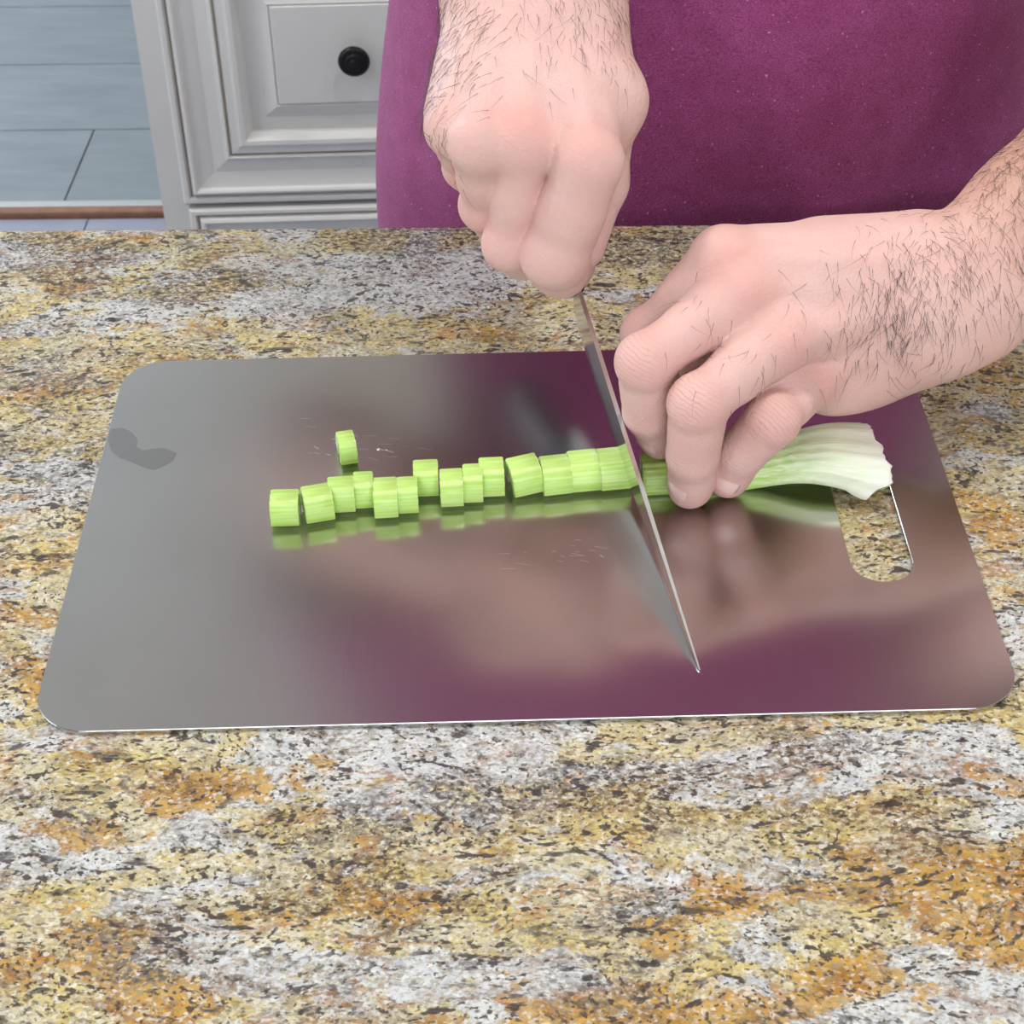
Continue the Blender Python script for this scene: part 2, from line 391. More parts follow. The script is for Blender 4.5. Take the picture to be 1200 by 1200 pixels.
# floor: long grey tiles in courses, a wooden threshold and a smooth floor this side of it
FR = -0.022
fr = bpy.data.objects.new('trim_1', None); COL.objects.link(fr); struct(fr)
fr.location = (-0.66, 2.5, 0); fr.rotation_euler = (0, 0, FR)
tile_mesh = {}
def tile(x0, x1, y0, y1, mat=MAT['tile']):
    key = (round(x1 - x0, 3), round(y1 - y0, 3), mat.name)
    if key not in tile_mesh:
        bm = bmesh.new(); add_box(bm, (0, 0, -0.012), (x1 - x0, y1 - y0, 0), 0.0012)
        me = bpy.data.meshes.new('floor_tile'); bm.to_mesh(me); bm.free(); me.materials.append(mat); tile_mesh[key] = me
    o = bpy.data.objects.new('floor_tile', tile_mesh[key]); COL.objects.link(o); o.parent = fl
    a = np.array([x0, y0]); ca, sa = math.cos(FR), math.sin(FR)
    o.location = (-0.66 + ca * a[0] - sa * a[1], 2.5 + sa * a[0] + ca * a[1], 0); o.rotation_euler = (0, 0, FR)
COURSE = 0.2635
joint = [-0.05, 0.42, -0.35, 0.17, -0.2, 0.33, 0.02, -0.4]
for j in range(7):
    y = 0.055 + j * COURSE
    x = joint[j] - 0.92 * 2
    while x < 1.9 if j > 0 else x < 1.9:
        tile(x + .0015, x + .92 - .0015, y + .0015, y + COURSE - .0015); x += .92
bm = bmesh.new(); add_box(bm, (-1.9, 0.034, -0.01), (1.9, 0.056, 0.008), 0.003); bm_obj('threshold_edge', bm, MAT['alu'], fr)
bm = bmesh.new(); add_box(bm, (-1.9, 0.012, -0.01), (1.9, 0.034, 0.010), 0.003); bm_obj('threshold_board', bm, MAT['wood'], fr)
for j in range(8):
    for i in range(2):
        tile(-1.9 + i * 1.9 + .001, -1.9 + (i + 1) * 1.9 - .001, 0.010 - (j + 1) * .55 + .001, 0.010 - j * .55 - .001, MAT['slate'])

# ------------------------------------------------------------------ cabinets across the aisle
CY = 1.90
cab_rot = 0.0145
P_LEFT = pY(153, 0, CY)
def cab_local(x, y): p = pY(x, y, CY); return (p[0] - P_LEFT[0], p[2])
PROFILE = [(0.000, 0.000, 0), (0.000, 0.013, 0), (0.003, 0.0165, 0), (0.0075, 0.0165, 0), (0.0095, 0.012, 1), (0.0115, 0.012, 1), (0.0135, 0.0175, 0),
           (0.0170, 0.019, 0), (0.0195, 0.0175, 0), (0.0210, 0.0135, 1), (0.026, 0.0125, 0), (0.040, 0.0105, 0), (0.055, 0.0135, 0), (0.060, 0.0165, 0), (0.0615, 0.0125, 1), (0.0635, 0.0125, 1),
           (0.066, 0.0155, 0), (0.0735, 0.0165, 0), (0.077, 0.019, 0), (0.082, 0.0185, 0), (0.0875, 0.006, 0), (0.089, 0.004, 1), (0.106, 0.0045, 0),
           (0.122, 0.0125, 0), (0.1235, 0.0105, 1), (0.1255, 0.0135, 0)]
def framed_panel(name, x0, x1, z0, z1, parent, y=0.0, profile=PROFILE):
    V, Fc, mi = [], [], []
    for (ins, dep, g) in profile:
        for (x, z) in ((x0 + ins, z0 + ins), (x1 - ins, z0 + ins), (x1 - ins, z1 - ins), (x0 + ins, z1 - ins)):
            V.append((x, y - dep, z))
    for i in range(len(profile) - 1):
        for k in range(4):
            a, b = i * 4 + k, i * 4 + (k + 1) % 4
            Fc.append((a, b, b + 4, a + 4)); mi.append(1 if profile[i][2] and profile[i + 1][2] or profile[i + 1][2] == 1 and profile[i][2] == 0 and False else 0)
    n = (len(profile) - 1) * 4
    Fc.append((n, n + 1, n + 2, n + 3)); mi.append(0)
    Fc.append((3, 2, 1, 0)); mi.append(0)
    o = mesh_obj(name, V, Fc, [MAT['paint'], MAT['glaze']], parent)
    o.data.polygons.foreach_set('material_index', mi); return o
def knob(parent, x, z, y):
    bm = bmesh.new()
    add_lathe(bm, [(0.0075, 0.0), (0.0085, 0.003), (0.006, 0.006), (0.0058, 0.012), (0.0095, 0.015), (0.0170, 0.0175), (0.0180, 0.0205), (0.0165, 0.0235), (0.0125, 0.0250),
                   (0.0112, 0.0240), (0.0098, 0.0250), (0.0070, 0.0272), (0.0060, 0.0262), (0.0048, 0.0275), (0.0015, 0.0285)], (x, y, z), (0, -1, 0), 40)
    o = bm_obj('knob', bm, MAT['knob'], parent, True); return o
DR_X0 = cab_local(200, 110)[0] - 0.001
DR_Z0 = cab_local(300, 233)[1]
KX = cab_local(417, 76)[0]; KZ = float(pY(417, 76, CY - 0.034)[2])
DR_X1 = DR_X0 + 2 * (KX - DR_X0); DR_Z1 = DR_Z0 + 2 * (KZ - DR_Z0)
def base_cabinet(ox, label):
    c = empty('base_cabinet', (P_LEFT[0] + ox * math.cos(cab_rot), CY + ox * math.sin(cab_rot), 0), cab_rot, label, 'cabinet')
    w = DR_X1 + 0.038
    bm = bmesh.new()
    for (lo, hi) in (((0, 0.0, 0.10), (0.040, 0.02, 0.88)), ((w - 0.040, 0.0, 0.10), (w, 0.02, 0.88)), ((0, 0.02, 0.10), (0.018, 0.58, 0.88)), ((w - .018, 0.02, 0.10), (w, 0.58, 0.88)),
                     ((0, .57, .1), (w, .58, .88)), ((.04, 0.003, 0.10), (w - .04, .02, .88)), ((0.02, 0.06, 0.0), (w - .02, 0.08, 0.10))):
        add_box(bm, lo, hi)
    bm_obj('body', bm, MAT['paint'], c)
    def drawer(z0, z1):
        d = framed_panel('drawer_front', DR_X0, DR_X1, z0, z1, c, 0.003)
        d2 = knob(d, (DR_X0 + DR_X1) / 2, (z0 + z1) / 2, -0.0085)
    drawer(DR_Z0, DR_Z1)
    drawer(DR_Z1 + 0.006, 0.868)
    lowp = [(i, d, g) for (i, d, g) in PROFILE]
    framed_panel('drawer_front', DR_X0 + 0.004, DR_X1 - 0.004, 0.112, DR_Z0 - 0.006, c, 0.003, lowp)
    return c, w
c, wcab = base_cabinet(0.0, 'cream glazed base cabinet with dark knob drawer left of the maroon shirt')
base_cabinet(wcab + 0.002, 'cream glazed base cabinet behind the person in the maroon shirt')
base_cabinet(2 * (wcab + 0.002), 'cream glazed base cabinet farthest right beyond the person')
bx0 = P_LEFT[0]
o = box('back_worktop', (-0.02, -0.03, 0.88), (3 * wcab + 0.02, 0.60, 0.92), MAT['granite'], None, 0.004)
o.location = (bx0, CY, 0); o.rotation_euler = (0, 0, cab_rot)
tag(o, 'granite worktop on the row of cream cabinets across the aisle', 'worktop')
struct(box('wall_back', (bx0 - 0.02, 2.54, 0), (X1, 2.64, ZC), MAT['wall']))

# ------------------------------------------------------------------ island and its granite worktop
CR = -0.024
e0 = pH(0, 267, 0); e1 = pH(570, 263, 0)
ISL = np.array([0.0, float(e1[1]) + 0.0005])
isl_o = (0.0, float(ISL[1]), T)
# local frame: y=0 is the far edge, negative y towards the camera
def counter():
    x0, x1, y0, y1 = -1.05, 1.15, -1.02, 0.0
    nx, ny = 441, 205
    ca, sa = math.cos(CR), math.sin(CR)
    xs = np.linspace(x0 + .012, x1 - .012, nx); ys = np.linspace(y0 + .012, y1 - .005, ny)
    GX, GY = np.meshgrid(xs, ys, indexing='ij')
    V = np.stack([GX, GY, 0 * GX], -1).reshape(-1, 3)
    idx = np.arange(nx * ny).reshape(nx, ny)
    Q = np.stack([idx[:-1, :-1], idx[1:, :-1], idx[1:, 1:], idx[:-1, 1:]], -1).reshape(-1, 4)
    # rounded edge and underside
    per = np.r_[idx[:, 0], idx[-1, 1:], idx[-2::-1, -1], idx[0, -2:0:-1]]
    rings = [per]; V = list(map(tuple, V)); Q = list(map(tuple, Q))
    bc = np.array([V[i] for i in per])
    nrm = np.zeros((len(per), 2)); k = 0
    for j, i in enumerate(per):
        nrm[j] = (-1 if i // ny == 0 else 1 if i // ny == nx - 1 else 0, -1 if i % ny == 0 else 1 if i % ny == ny - 1 else 0)
    for (dx, dz) in ((0.002, -0.0004), (0.0035, -0.0015), (0.0047, -0.004), (0.005, -0.008), (0.005, -0.033), (0.003, -0.036)):
        ring = []
        for j in range(len(per)):
            ring.append(len(V)); V.append((bc[j, 0] + nrm[j, 0] * dx, bc[j, 1] + nrm[j, 1] * dx, dz))
        rings.append(np.array(ring))
    for A, B in zip(rings, rings[1:]):
        n = len(A)
        for j in range(n): Q.append((A[j], B[j], B[(j + 1) % n], A[(j + 1) % n]))
    o = mesh_obj('island_worktop', V, Q + [tuple(rings[-1])], MAT['granite'], None, True)
    o.location = isl_o; o.rotation_euler = (0, 0, CR)
    # large-scale colour zones of the stone (gold, white, dark) as a colour attribute
    P = np.array(V); w = np.stack([P[:, 0] * ca - P[:, 1] * sa, P[:, 0] * sa + P[:, 1] * ca + ISL[1]], -1)
    z = np.full((len(P), 3), (0.42, 0.42, 0.38))
    zones = [ # pixel x, y, half sizes in px (across, down), tilt, channel, amount
        (1120, 1050, 120, 34, -12, 0, .75), (1200, 1020, 90, 25, -10, 0, .6), (970, 1150, 60, 32, 10, 0, .6), (1180, 1110, 90, 26, -5, 0, .40),
        (760, 1190, 110, 20, 0, 0, .4), (620, 1180, 70, 22, 0, 0, .35), (845, 1052, 45, 20, -10, 0, .35), (770, 1095, 60, 20, -20, 0, .3),
        (230, 925, 90, 26, 2, 0, .50), (330, 985, 70, 30, 5, 0, .2), (430, 1030, 120, 40, 10, 0, .22), (100, 1120, 130, 36, 15, 0, .3),
        (60, 985, 60, 30, 0, 0, .2), (190, 1170, 90, 26, 0, 0, .3), (500, 1060, 60, 26, 20, 0, .3),
        (90, 335, 60, 9, 3, 0, .5), (205, 345, 60, 9, 5, 0, .3), (245, 390, 40, 14, -30, 0, .35), (250, 300, 36, 9, 0, 0, .3), (360, 375, 36, 9, 0, 0, .35), (540, 390, 60, 12, 0, 0, .35), (250, 275, 200, 8, 0, 0, .15), (300, 330, 300, 50, 0, 0, -.16),
        (30, 690, 60, 70, 0, 0, .22), (60, 800, 50, 30, 0, 0, .3), (1170, 640, 45, 40, -10, 0, .35), (1130, 580, 60, 14, -20, 0, .4), (1150, 440, 60, 40, 0, 0, .25),
        (480, 325, 150, 26, 5, 1, .55), (150, 305, 70, 12, 0, 1, .5), (180, 360, 80, 14, 0, 1, .5), (330, 355, 60, 16, 0, 1, .5), (40, 300, 40, 12, 0, 1, .4), (560, 340, 60, 22, 0, 1, .35), (300, 310, 60, 12, 0, 1, .3), (60, 560, 50, 40, 0, 1, .25), (430, 880, 160, 26, 0, 1, .6), (230, 965, 50, 25, 0, 1, .4), (650, 900, 300, 26, -2, 1, .25),
        (880, 920, 90, 40, 0, 1, .5), (1000, 890, 120, 40, 10, 1, .35), (330, 1150, 120, 40, 0, 1, .6), (60, 1000, 90, 24, 5, 1, .4), (1130, 1180, 110, 36, 0, 1, .75), (900, 1110, 60, 26, 0, 1, .4), (640, 1150, 60, 40, 0, 1, .5), (1150, 910, 60, 60, 30, 1, .3), (1185, 730, 30, 60, 0, 1, .4),
        (450, 285, 60, 14, -8, 2, .6), (265, 325, 60, 12, -8, 2, .45), (390, 1000, 120, 40, 20, 2, .30), (170, 1100, 70, 40, 10, 2, .35), (640, 940, 120, 40, 0, 2, .25), (760, 1070, 60, 26, 20, 2, .3), (60, 480, 90, 90, 0, 2, .2), (1050, 960, 120, 40, 15, 2, .25), (480, 1070, 80, 20, 5, 2, .4),
        (650, 280, 200, 16, -4, 2, .3), (90, 290, 70, 12, -4, 2, .5), (200, 345, 60, 12, 0, 2, .4), (950, 870, 60, 20, 0, 2, .3), (720, 920, 70, 26, 10, 2, .45), (840, 930, 70, 24, 8, 2, .35), (60, 310, 80, 30, 0, 2, .25), (720, 290, 100, 20, 0, 2, .3)]
    for (px, py, a, b, tilt, ch, amt) in zones:
        c0 = pH(px, py, 0)[:2]; ux = pH(px + a, py, 0)[:2] - c0; uy = pH(px, py + b, 0)[:2] - c0
        Mi = np.linalg.inv(np.stack([ux, uy], 1)); q = (w - c0) @ Mi.T
        t = math.radians(tilt); sc = a / b
        qa = q[:, 0] * math.cos(t) - q[:, 1] / sc * math.sin(t); qb = (q[:, 0] * sc * math.sin(t) + q[:, 1] * math.cos(t))
        g = np.exp(-(qa ** 2 + qb ** 2) ** 1.5 * 0.7); z[:, ch] += amt * g
    ca_ = o.data.color_attributes.new('zones', 'FLOAT_COLOR', 'POINT')
    ca_.data.foreach_set('color', np.c_[np.clip(z, 0, 1), np.ones(len(z))].astype(np.float32).ravel())
    return o
tag(counter(), 'polished gold, cream and grey granite slab filling the foreground under the steel board', 'worktop')
ic = empty('island_cabinet', (0.05, ISL[1] - 0.51, 0), CR, 'cream island cabinet carrying the granite worktop', 'cabinet')
box('body', (-1.0, -0.43, 0.10), (1.0, 0.42, T - 0.0362), MAT['paint'], ic)
box('plinth', (-0.95, -0.38, 0.0), (0.95, 0.37, 0.10), MAT['paint'], ic)

# ------------------------------------------------------------------ steel board
BX, BY, BTH, BW, BD, BT = 0.0035, 0.5898, 0.0076, 0.368, 0.2445, 0.0021
board = empty('cutting_board', (BX, BY, T), BTH, 'brushed stainless steel cutting board with rounded corners and slot handle on granite', 'cutting board')
def rrect(w, d, r, n=14, cx=0, cy=0):
    out = []
    for (sx, sy, a0) in ((1, 1, 0), (-1, 1, 90), (-1, -1, 180), (1, -1, 270)):
        for k in range(n + 1):
            a = math.radians(a0 + 90 * k / n)
            out.append((cx + sx * (w / 2 - r) + r * math.cos(a), cy + sy * (d / 2 - r) + r * math.sin(a)))
    return out
def plate():
    bm = bmesh.new()
    outer = rrect(BW, BD, 0.021)
    s0 = pH(1035, 686, 0)[:2]
    cb, sb = math.cos(-BTH), math.sin(-BTH)
    def loc(p): dx, dy = p[0] - BX, p[1] - BY; return (cb * dx - sb * dy, sb * dx + cb * dy)
    xl = loc(pH(981, 605, 0))[0]; xr = loc(pH(1050, 600, 0))[0]; yb = loc(s0)[1]
    sw = xr - xl; slot = rrect(sw, -2 * yb, sw / 2 - 1e-4, 14, (xl + xr) / 2, 0)[::-1]
    def loops(off, z):
        o2 = rrect(BW - 2 * off, BD - 2 * off, 0.021 - off)
        w2 = sw + 2 * off; i2 = rrect(w2, -2 * yb + 2 * off, w2 / 2 - 1e-4, 14, (xl + xr) / 2, 0)[::-1]
        return [bm.verts.new((x, y, z)) for x, y in o2], [bm.verts.new((x, y, z)) for x, y in i2]
    L = [loops(0.0006, 0.0), loops(0.0, 0.0006), loops(0.0, BT - 0.0003), loops(0.00022, BT)]
    for A, B in zip(L, L[1:]):
        for k in (0, 1):
            n = len(A[k])
            for j in range(n): bm.faces.new((A[k][j], A[k][(j + 1) % n], B[k][(j + 1) % n], B[k][j]))
    for (lo, flip) in ((L[-1], False), (L[0], True)):
        es = []
        for k in (0, 1):
            n = len(lo[k])
            for j in range(n):
                es.append(bm.edges.get((lo[k][j], lo[k][(j + 1) % n])))
        bmesh.ops.triangle_fill(bm, edges=es, use_beauty=True)
    bmesh.ops.recalc_face_normals(bm, faces=bm.faces)
    uv = bm.loops.layers.uv.new('brush')
    for f in bm.faces:
        for lp in f.loops: lp[uv].uv = (lp.vert.co.x * 2 + .5, lp.vert.co.y * 2 + .5)
    o = bm_obj('plate', bm, MAT['board'], board)
    return o
plate()
def board_local(x, y, z=0.0):
    p = pH(x, y, z); dx, dy = p[0] - BX, p[1] - BY; cb, sb = math.cos(-BTH), math.sin(-BTH)
    return np.array([cb * dx - sb * dy, sb * dx + cb * dy, z])
def film(pts, name):
    P = [board_local(x, y, BT) for x, y in pts]; n = len(P)
    V = [(p[0], p[1], BT + 0.00002) for p in P]; c = np.mean(P, 0)
    V += [(c[0] + (p[0] - c[0]) * .96, c[1] + (p[1] - c[1]) * .96, BT + 0.00005) for p in P]
    Fc = [(j, (j + 1) % n, n + (j + 1) % n, n + j) for j in range(n)] + [tuple(range(n, 2 * n))]
    return mesh_obj(name, V, Fc, MAT['film'], board)
film([(129, 503), (143, 501), (155, 507), (161, 515), (160, 523), (167, 528), (178, 526), (192, 525), (207, 531), (203, 540), (193, 546), (180, 551), (167, 547), (153, 541), (139, 536), (130, 528), (126, 515)], 'water_mark')
# fine knife scratches, shallow bright ridges
bm = bmesh.new()
for (cx, cy, n, sx, sy) in ((430, 525, 22, 42, 12), (640, 655, 8, 40, 10), (680, 648, 8, 30, 12)):
    for _ in range(n):
        x = cx + random.gauss(0, sx); y = cy + random.gauss(0, sy); ln = random.uniform(4, 18)
        a = board_local(x, y); b = board_local(x + ln, y + random.uniform(-1, 4)); d = unit(b - a); q = np.array([-d[1], d[0], 0]) * 0.00005
        vs = [bm.verts.new((*(a - q)[:2], BT)), bm.verts.new((*(b - q)[:2], BT)), bm.verts.new((*(b + q)[:2], BT)), bm.verts.new((*(a + q)[:2], BT)),
              bm.verts.new((*a[:2], BT + 0.00003)), bm.verts.new((*b[:2], BT + 0.00003))]
        bm.faces.new((vs[0], vs[1], vs[5], vs[4])); bm.faces.new((vs[2], vs[3], vs[4], vs[5]))
o = bm_obj('scratches', bm, MAT['alu'], board); o['kind'] = 'stuff'

# ------------------------------------------------------------------ celery
BTOP = BT + 0.0001
def arc_section(width, height, thick, n=15, ribs=6, rib=0.0004, open_deg=172):
    """outer and inner outline of a celery rib lying with its back up, in (y, z)"""
    out, inn = [], []
    for k in range(n):
        t = k / (n - 1); a = math.radians(90 - open_deg / 2 + open_deg * t)
        rr = 1 + (rib / (width / 2)) * math.cos(ribs * 2 * math.pi * t)
        ex = 0.68
        cy_, cz_ = math.cos(a), max(math.sin(a), 0)
        y = width / 2 * math.copysign(abs(cy_) ** ex, cy_) * rr; z = height * cz_ ** ex * rr
        out.append((y, z)); q = 1 - 2 * thick / width
        inn.append((y * q, max(z - thick, 0.0) * (0.9 if z > thick else 1)))
    return out, inn
def slice_obj(label, px0, px1, pyt, pyb, tilt=0.0, yaw=0.0, w=None, stand=False, z0=0.0):
    xm = (px0 + px1) / 2
    base = pH(xm, pyb - 2, BTOP)
    d = depth(base); L = (px1 - px0) / CF * d
    Hpx = (pyb - pyt) / CF * d                         # apparent height in metres
    hgt = 0.0130 if w is None else w[1]; wid = max(0.012, (Hpx - hgt * 0.70) / 0.60) if w is None else w[0]
    c = base + np.array([0, wid * 0.46, 0])
    out, inn = arc_section(wid, hgt, 0.0047)
    root = empty('celery_slice', (c[0], c[1], T + BTOP + z0), yaw, label, 'celery slice', 'cut celery slices on the board')
    n = len(out); xs = (-L / 2, -L / 2 + 0.0006, L / 2 - 0.0006, L / 2); sc = (0.965, 1.0, 1.0, 0.965)
    V, Fc, mi = [], [], []
    for x, q in zip(xs, sc):
        V += [(x, y * q, z * q + 0.0001) for y, z in out] + [(x, y, z + 0.0001) for y, z in inn[::-1]]
    m = 2 * n
    for i in range(3):
        for k in range(m):
            a, b = i * m + k, i * m + (k + 1) % m
            Fc.append((a, b, b + m, a + m)); mi.append(0 if k < n - 1 else 1)
    for off, fl_ in ((0, True), (3 * m, False)):
        for k in range(n - 1):
            f = (off + k, off + k + 1, off + m - 2 - k, off + m - 1 - k)
            Fc.append(f if fl_ else f[::-1]); mi.append(1)
    o = mesh_obj('flesh', V, Fc, [MAT['celery'], MAT['celin']], root)
    o.data.polygons.foreach_set('material_index', mi)
    for p in o.data.polygons:
        p.use_smooth = p.material_index == 0
    # vascular fibre dots on both cut faces
    bm = bmesh.new()
    for k in range(2, n - 2, 2):
        y = (out[k][0] * .78 + inn[k][0] * .22); z = out[k][1] * .8 + inn[k][1] * .2
        for x in (-L / 2 - 0.00002, L / 2 + 0.00002):
            add_box(bm, (x - .0001, y - .0004, z - .0004), (x + .0001, y + .0004, z + .0004))
    f = bm_obj('fibres', bm, MAT['fibre'], root)
    root.rotation_euler = (0, tilt, yaw)
    if tilt: root.location.z += abs(math.sin(tilt)) * L / 2
    return root
SL = [
    ('celery slice at the far left end of the cut row', 318, 351, 572, 622, 0, 0.02),
    ('second celery slice from the left end, turned askew', 355, 389, 566, 617, 0, 0.24),
    ('third celery slice from the left, in front of the lone standing slice', 385, 416, 557, 606, 0, 0.07),
    ('narrow celery slice, fourth from the left end of the row', 415, 438, 551, 601, 0, 0.05),
    ('celery slice sticking out toward the viewer, fifth from the left', 438, 466, 556, 612, 0, 0.06),
    ('narrow celery slice, sixth from the left, right of the one sticking out', 466, 490, 557, 607, 0, 0.06),
    ('celery slice set back from the row, seventh from the left', 485, 514, 537, 587, 0, 0.04),
    ('celery slice, eighth from the left, right of the one set back', 516, 543, 547, 599, 0, 0.05),
    ('narrow celery slice, ninth from the left end of the row', 543, 566, 541, 594, 0, 0.03),
    ('tall celery slice, tenth from the left, before the gap', 562, 591, 533, 587, 0, 0.04),
    ('celery slice tipped over beside the gap, eleventh from left', 598, 634, 531, 586, -0.07, 0.24),
    ('celery slice, twelfth from left, pressed against its right neighbour', 634, 668, 530, 585, 0, 0.15),
    ('broad celery slice, thirteenth from left, two before the blade', 667, 702, 523, 581, 0, 0.12),
    ('celery slice nearest the knife blade at the right end of the row', 701, 737, 520, 579, 0, 0.12)]
for (lb, a, b, t, bt, ti, ya) in SL: slice_obj(lb, a, b, t, bt, ti, ya)
slice_obj('lone celery slice standing apart behind the row', 396, 416, 503, 549, 0, 0.22, (0.016, 0.0112))

def stalk():
    x_l = float(pH(752, 572, BTOP)[0]); x_r = float(pH(1048, 590, BTOP)[0])
    root = empty('celery_stalk', (0.5 * (x_l + x_r), 0.60, T + BTOP), 0.0, 'whole celery stalk with pale white ribbed base held under the left hand', 'celery stalk')
    NS, n = 60, 33
    V, Fc, mi = [], [], []
    rows = []
    for i in range(NS):
        t = i / (NS - 1); x = x_l + (x_r - x_l) * t
        g = max(0.0, (t - 0.42) / 0.58); g = g * g * (3 - 2 * g)
        wid = 0.0195 + 0.0225 * g; hgt = 0.0120 + 0.0050 * g; th = 0.0046 - 0.0016 * g
        yc = 0.6085 + 0.002 * math.sin(t * 3) + (wid - 0.0195) * 0.30 - 0.004 * g
        lift = 0.0052 * math.sin(max(0, (t - .35) / .65) * math.pi) ** 2 + 0.0015 * g
        out, inn = arc_section(wid, hgt, th, n, 9, 0.00035 + 0.0001 * g, 178)
        row = []
        for k, (y, z) in enumerate(out + inn[::-1]):
            kk = k if k < n else 2 * n - 1 - k
            s_ = kk / (n - 1)                               # 0 = far side ... 1 = near side
            xx = x
            if t > 0.8:                                     # slanted ragged broken end
                cut = x_r - 0.0130 * (1 - s_) ** 1.2 + 0.0007 * math.sin(s_ * 37) + 0.0006 * math.sin(s_ * 71 + 1)
                if s_ > 0.86: cut -= 0.012 * ((s_ - 0.86) / 0.14)
                tt = (t - 0.8) / 0.2; x8 = x_l + (x_r - x_l) * 0.8
                xx = x8 + (cut - x8) * tt
            row.append((xx - root.location.x, yc + y - root.location.y, z + lift + 0.0001))
        rows.append(row); V += row
    m = 2 * n
    for i in range(NS - 1):
        for k in range(m):
            a, b = i * m + k, i * m + (k + 1) % m
            Fc.append((a, b, b + m, a + m)); mi.append(0 if k < n - 1 else 1 if k >= n else 1)
    for off, fl_ in ((0, True), ((NS - 1) * m, False)):
        for k in range(n - 1):
            f = (off + k, off + k + 1, off + m - 2 - k, off + m - 1 - k)
            Fc.append(f if fl_ else f[::-1]); mi.append(1)
    o = mesh_obj('stem', V, Fc, [MAT['stalk'], MAT['celin']], root, True)
    o.data.polygons.foreach_set('material_index', mi)
    # the material reads x in the object's own frame: shift by the root's x
    return root
stalk()

# ------------------------------------------------------------------ knife
TIP = pH(820, 785, BTOP + 0.0006)
HEEL = chain(TIP, 672, 318, 0.203, 1)
SP = unit(HEEL - TIP)                               # along the spine, tip to handle
side = unit(np.cross(SP, [0, 0, 1])); side = side if side[0] > 0 else -side     # towards +x
LEAN = 0.12
dn0 = unit(np.cross(SP, side)); dn0 = dn0 if dn0[2] < 0 else -dn0
DN = unit(dn0 * math.cos(LEAN) + side * math.sin(LEAN)); SD = unit(side * math.cos(LEAN) - dn0 * math.sin(LEAN))
knife = empty('chef_knife', (TIP[0], TIP[1], TIP[2]), 0, 'long chef knife with mirror steel blade held in the right hand above the celery', 'knife')
def kn(a, d, s_): return tuple(SP * a + DN * d + SD * s_)
KB = 0.203; HB = 0.038
def blade():
    V, Fc = [], []; n = 40
    for i in range(n + 1):
        t = i / n; a = KB * t + 0.0
        drop = 0.0
        xb = 0.312 * a / HB; bel = HB * xb / (1 + xb ** 3) ** (1 / 3)      # belly of the edge, resting on the board near the tip
        ed = max(drop + 0.0004, drop * 0 + bel) if i else drop + 0.0003
        th = 0.0009 * min(1, 0.35 + t * 1.6)
        V += [kn(a, drop, -th), kn(a, drop, th), kn(a, drop + (ed - drop) * .72, th * .62), kn(a, ed, 0.00008), kn(a, ed, -0.00008), kn(a, drop + (ed - drop) * .72, -th * .62)]
    for i in range(n):
        for k in range(6):
            a, b = i * 6 + k, i * 6 + (k + 1) % 6
            Fc.append((a, b, b + 6, a + 6))
    Fc.append((5, 4, 3, 2, 1, 0)); Fc.append(tuple(n * 6 + k for k in range(6)))
    return mesh_obj('blade', V, Fc, MAT['blade'], knife)
blade()
def handle():
    bm = bmesh.new()
    def ringpts(a, d0, d1, hw):
        cyy = (d0 + d1) / 2; hh = (d1 - d0) / 2; out = []
        for k in range(16):
            q = 2 * math.pi * k / 16
            out.append(bm.verts.new(kn(a, cyy + hh * math.copysign(abs(math.sin(q)) ** .7, math.sin(q)), hw * math.copysign(abs(math.cos(q)) ** .7, math.cos(q)))))
        return out
    st = [(KB - .001, .001, .016, .0045), (KB + .006, -.001, .021, .0075), (KB + .03, -.001, .022, .0090), (KB + .07, -.001, .023, .0092), (KB + .1, 0, .027, .0088), (KB + .112, .002, .028, .007), (KB + .116, .006, .024, .004)]
    rows = [ringpts(*s_) for s_ in st]
    for A, B in zip(rows, rows[1:]):
        for k in range(16): bm.faces.new((A[k], A[(k + 1) % 16], B[(k + 1) % 16], B[k]))
    bm.faces.new(rows[0][::-1]); bm.faces.new(rows[-1]); bmesh.ops.recalc_face_normals(bm, faces=bm.faces)
    bm_obj('handle', bm, MAT['polymer'], knife, True)
    for a in (KB + .03, KB + .055, KB + .08):
        bm = bmesh.new(); add_lathe(bm, [(.0028, -.0096), (.0028, .0096)], kn(a, .0105, 0), SD, 14); bm_obj('rivet', bm, MAT['alu'], knife)
handle()

# ------------------------------------------------------------------ the person: one body grown from a distance field
class Field:
    """signed distance sampled on a box; primitives touch only the cells near them"""
    def __init__(self, lo, hi, h):
        self.lo = np.array(lo, float); self.h = h
        self.n = np.ceil((np.array(hi) - self.lo) / h).astype(int) + 1
        self.ax = [(self.lo[i] + h * np.arange(self.n[i])).astype(np.float32) for i in range(3)]
    def new(self): return np.full(self.n, 1.0, np.float32)
    def win(self, lo, hi):
        a = np.clip(np.floor((lo - self.lo) / self.h).astype(int), 0, self.n); b = np.clip(np.ceil((hi - self.lo) / self.h).astype(int) + 1, 0, self.n)
        sl = tuple(slice(a[i], b[i]) for i in range(3))
        return sl, [self.ax[0][sl[0]][:, None, None], self.ax[1][sl[1]][None, :, None], self.ax[2][sl[2]][None, None, :]]
def smin(a, b, k):
    if k <= 0: return np.minimum(a, b)
    h = np.maximum(k - np.abs(a - b), 0) / k
    return np.minimum(a, b) - h * h * (k * 0.25)
MARG = 0.022
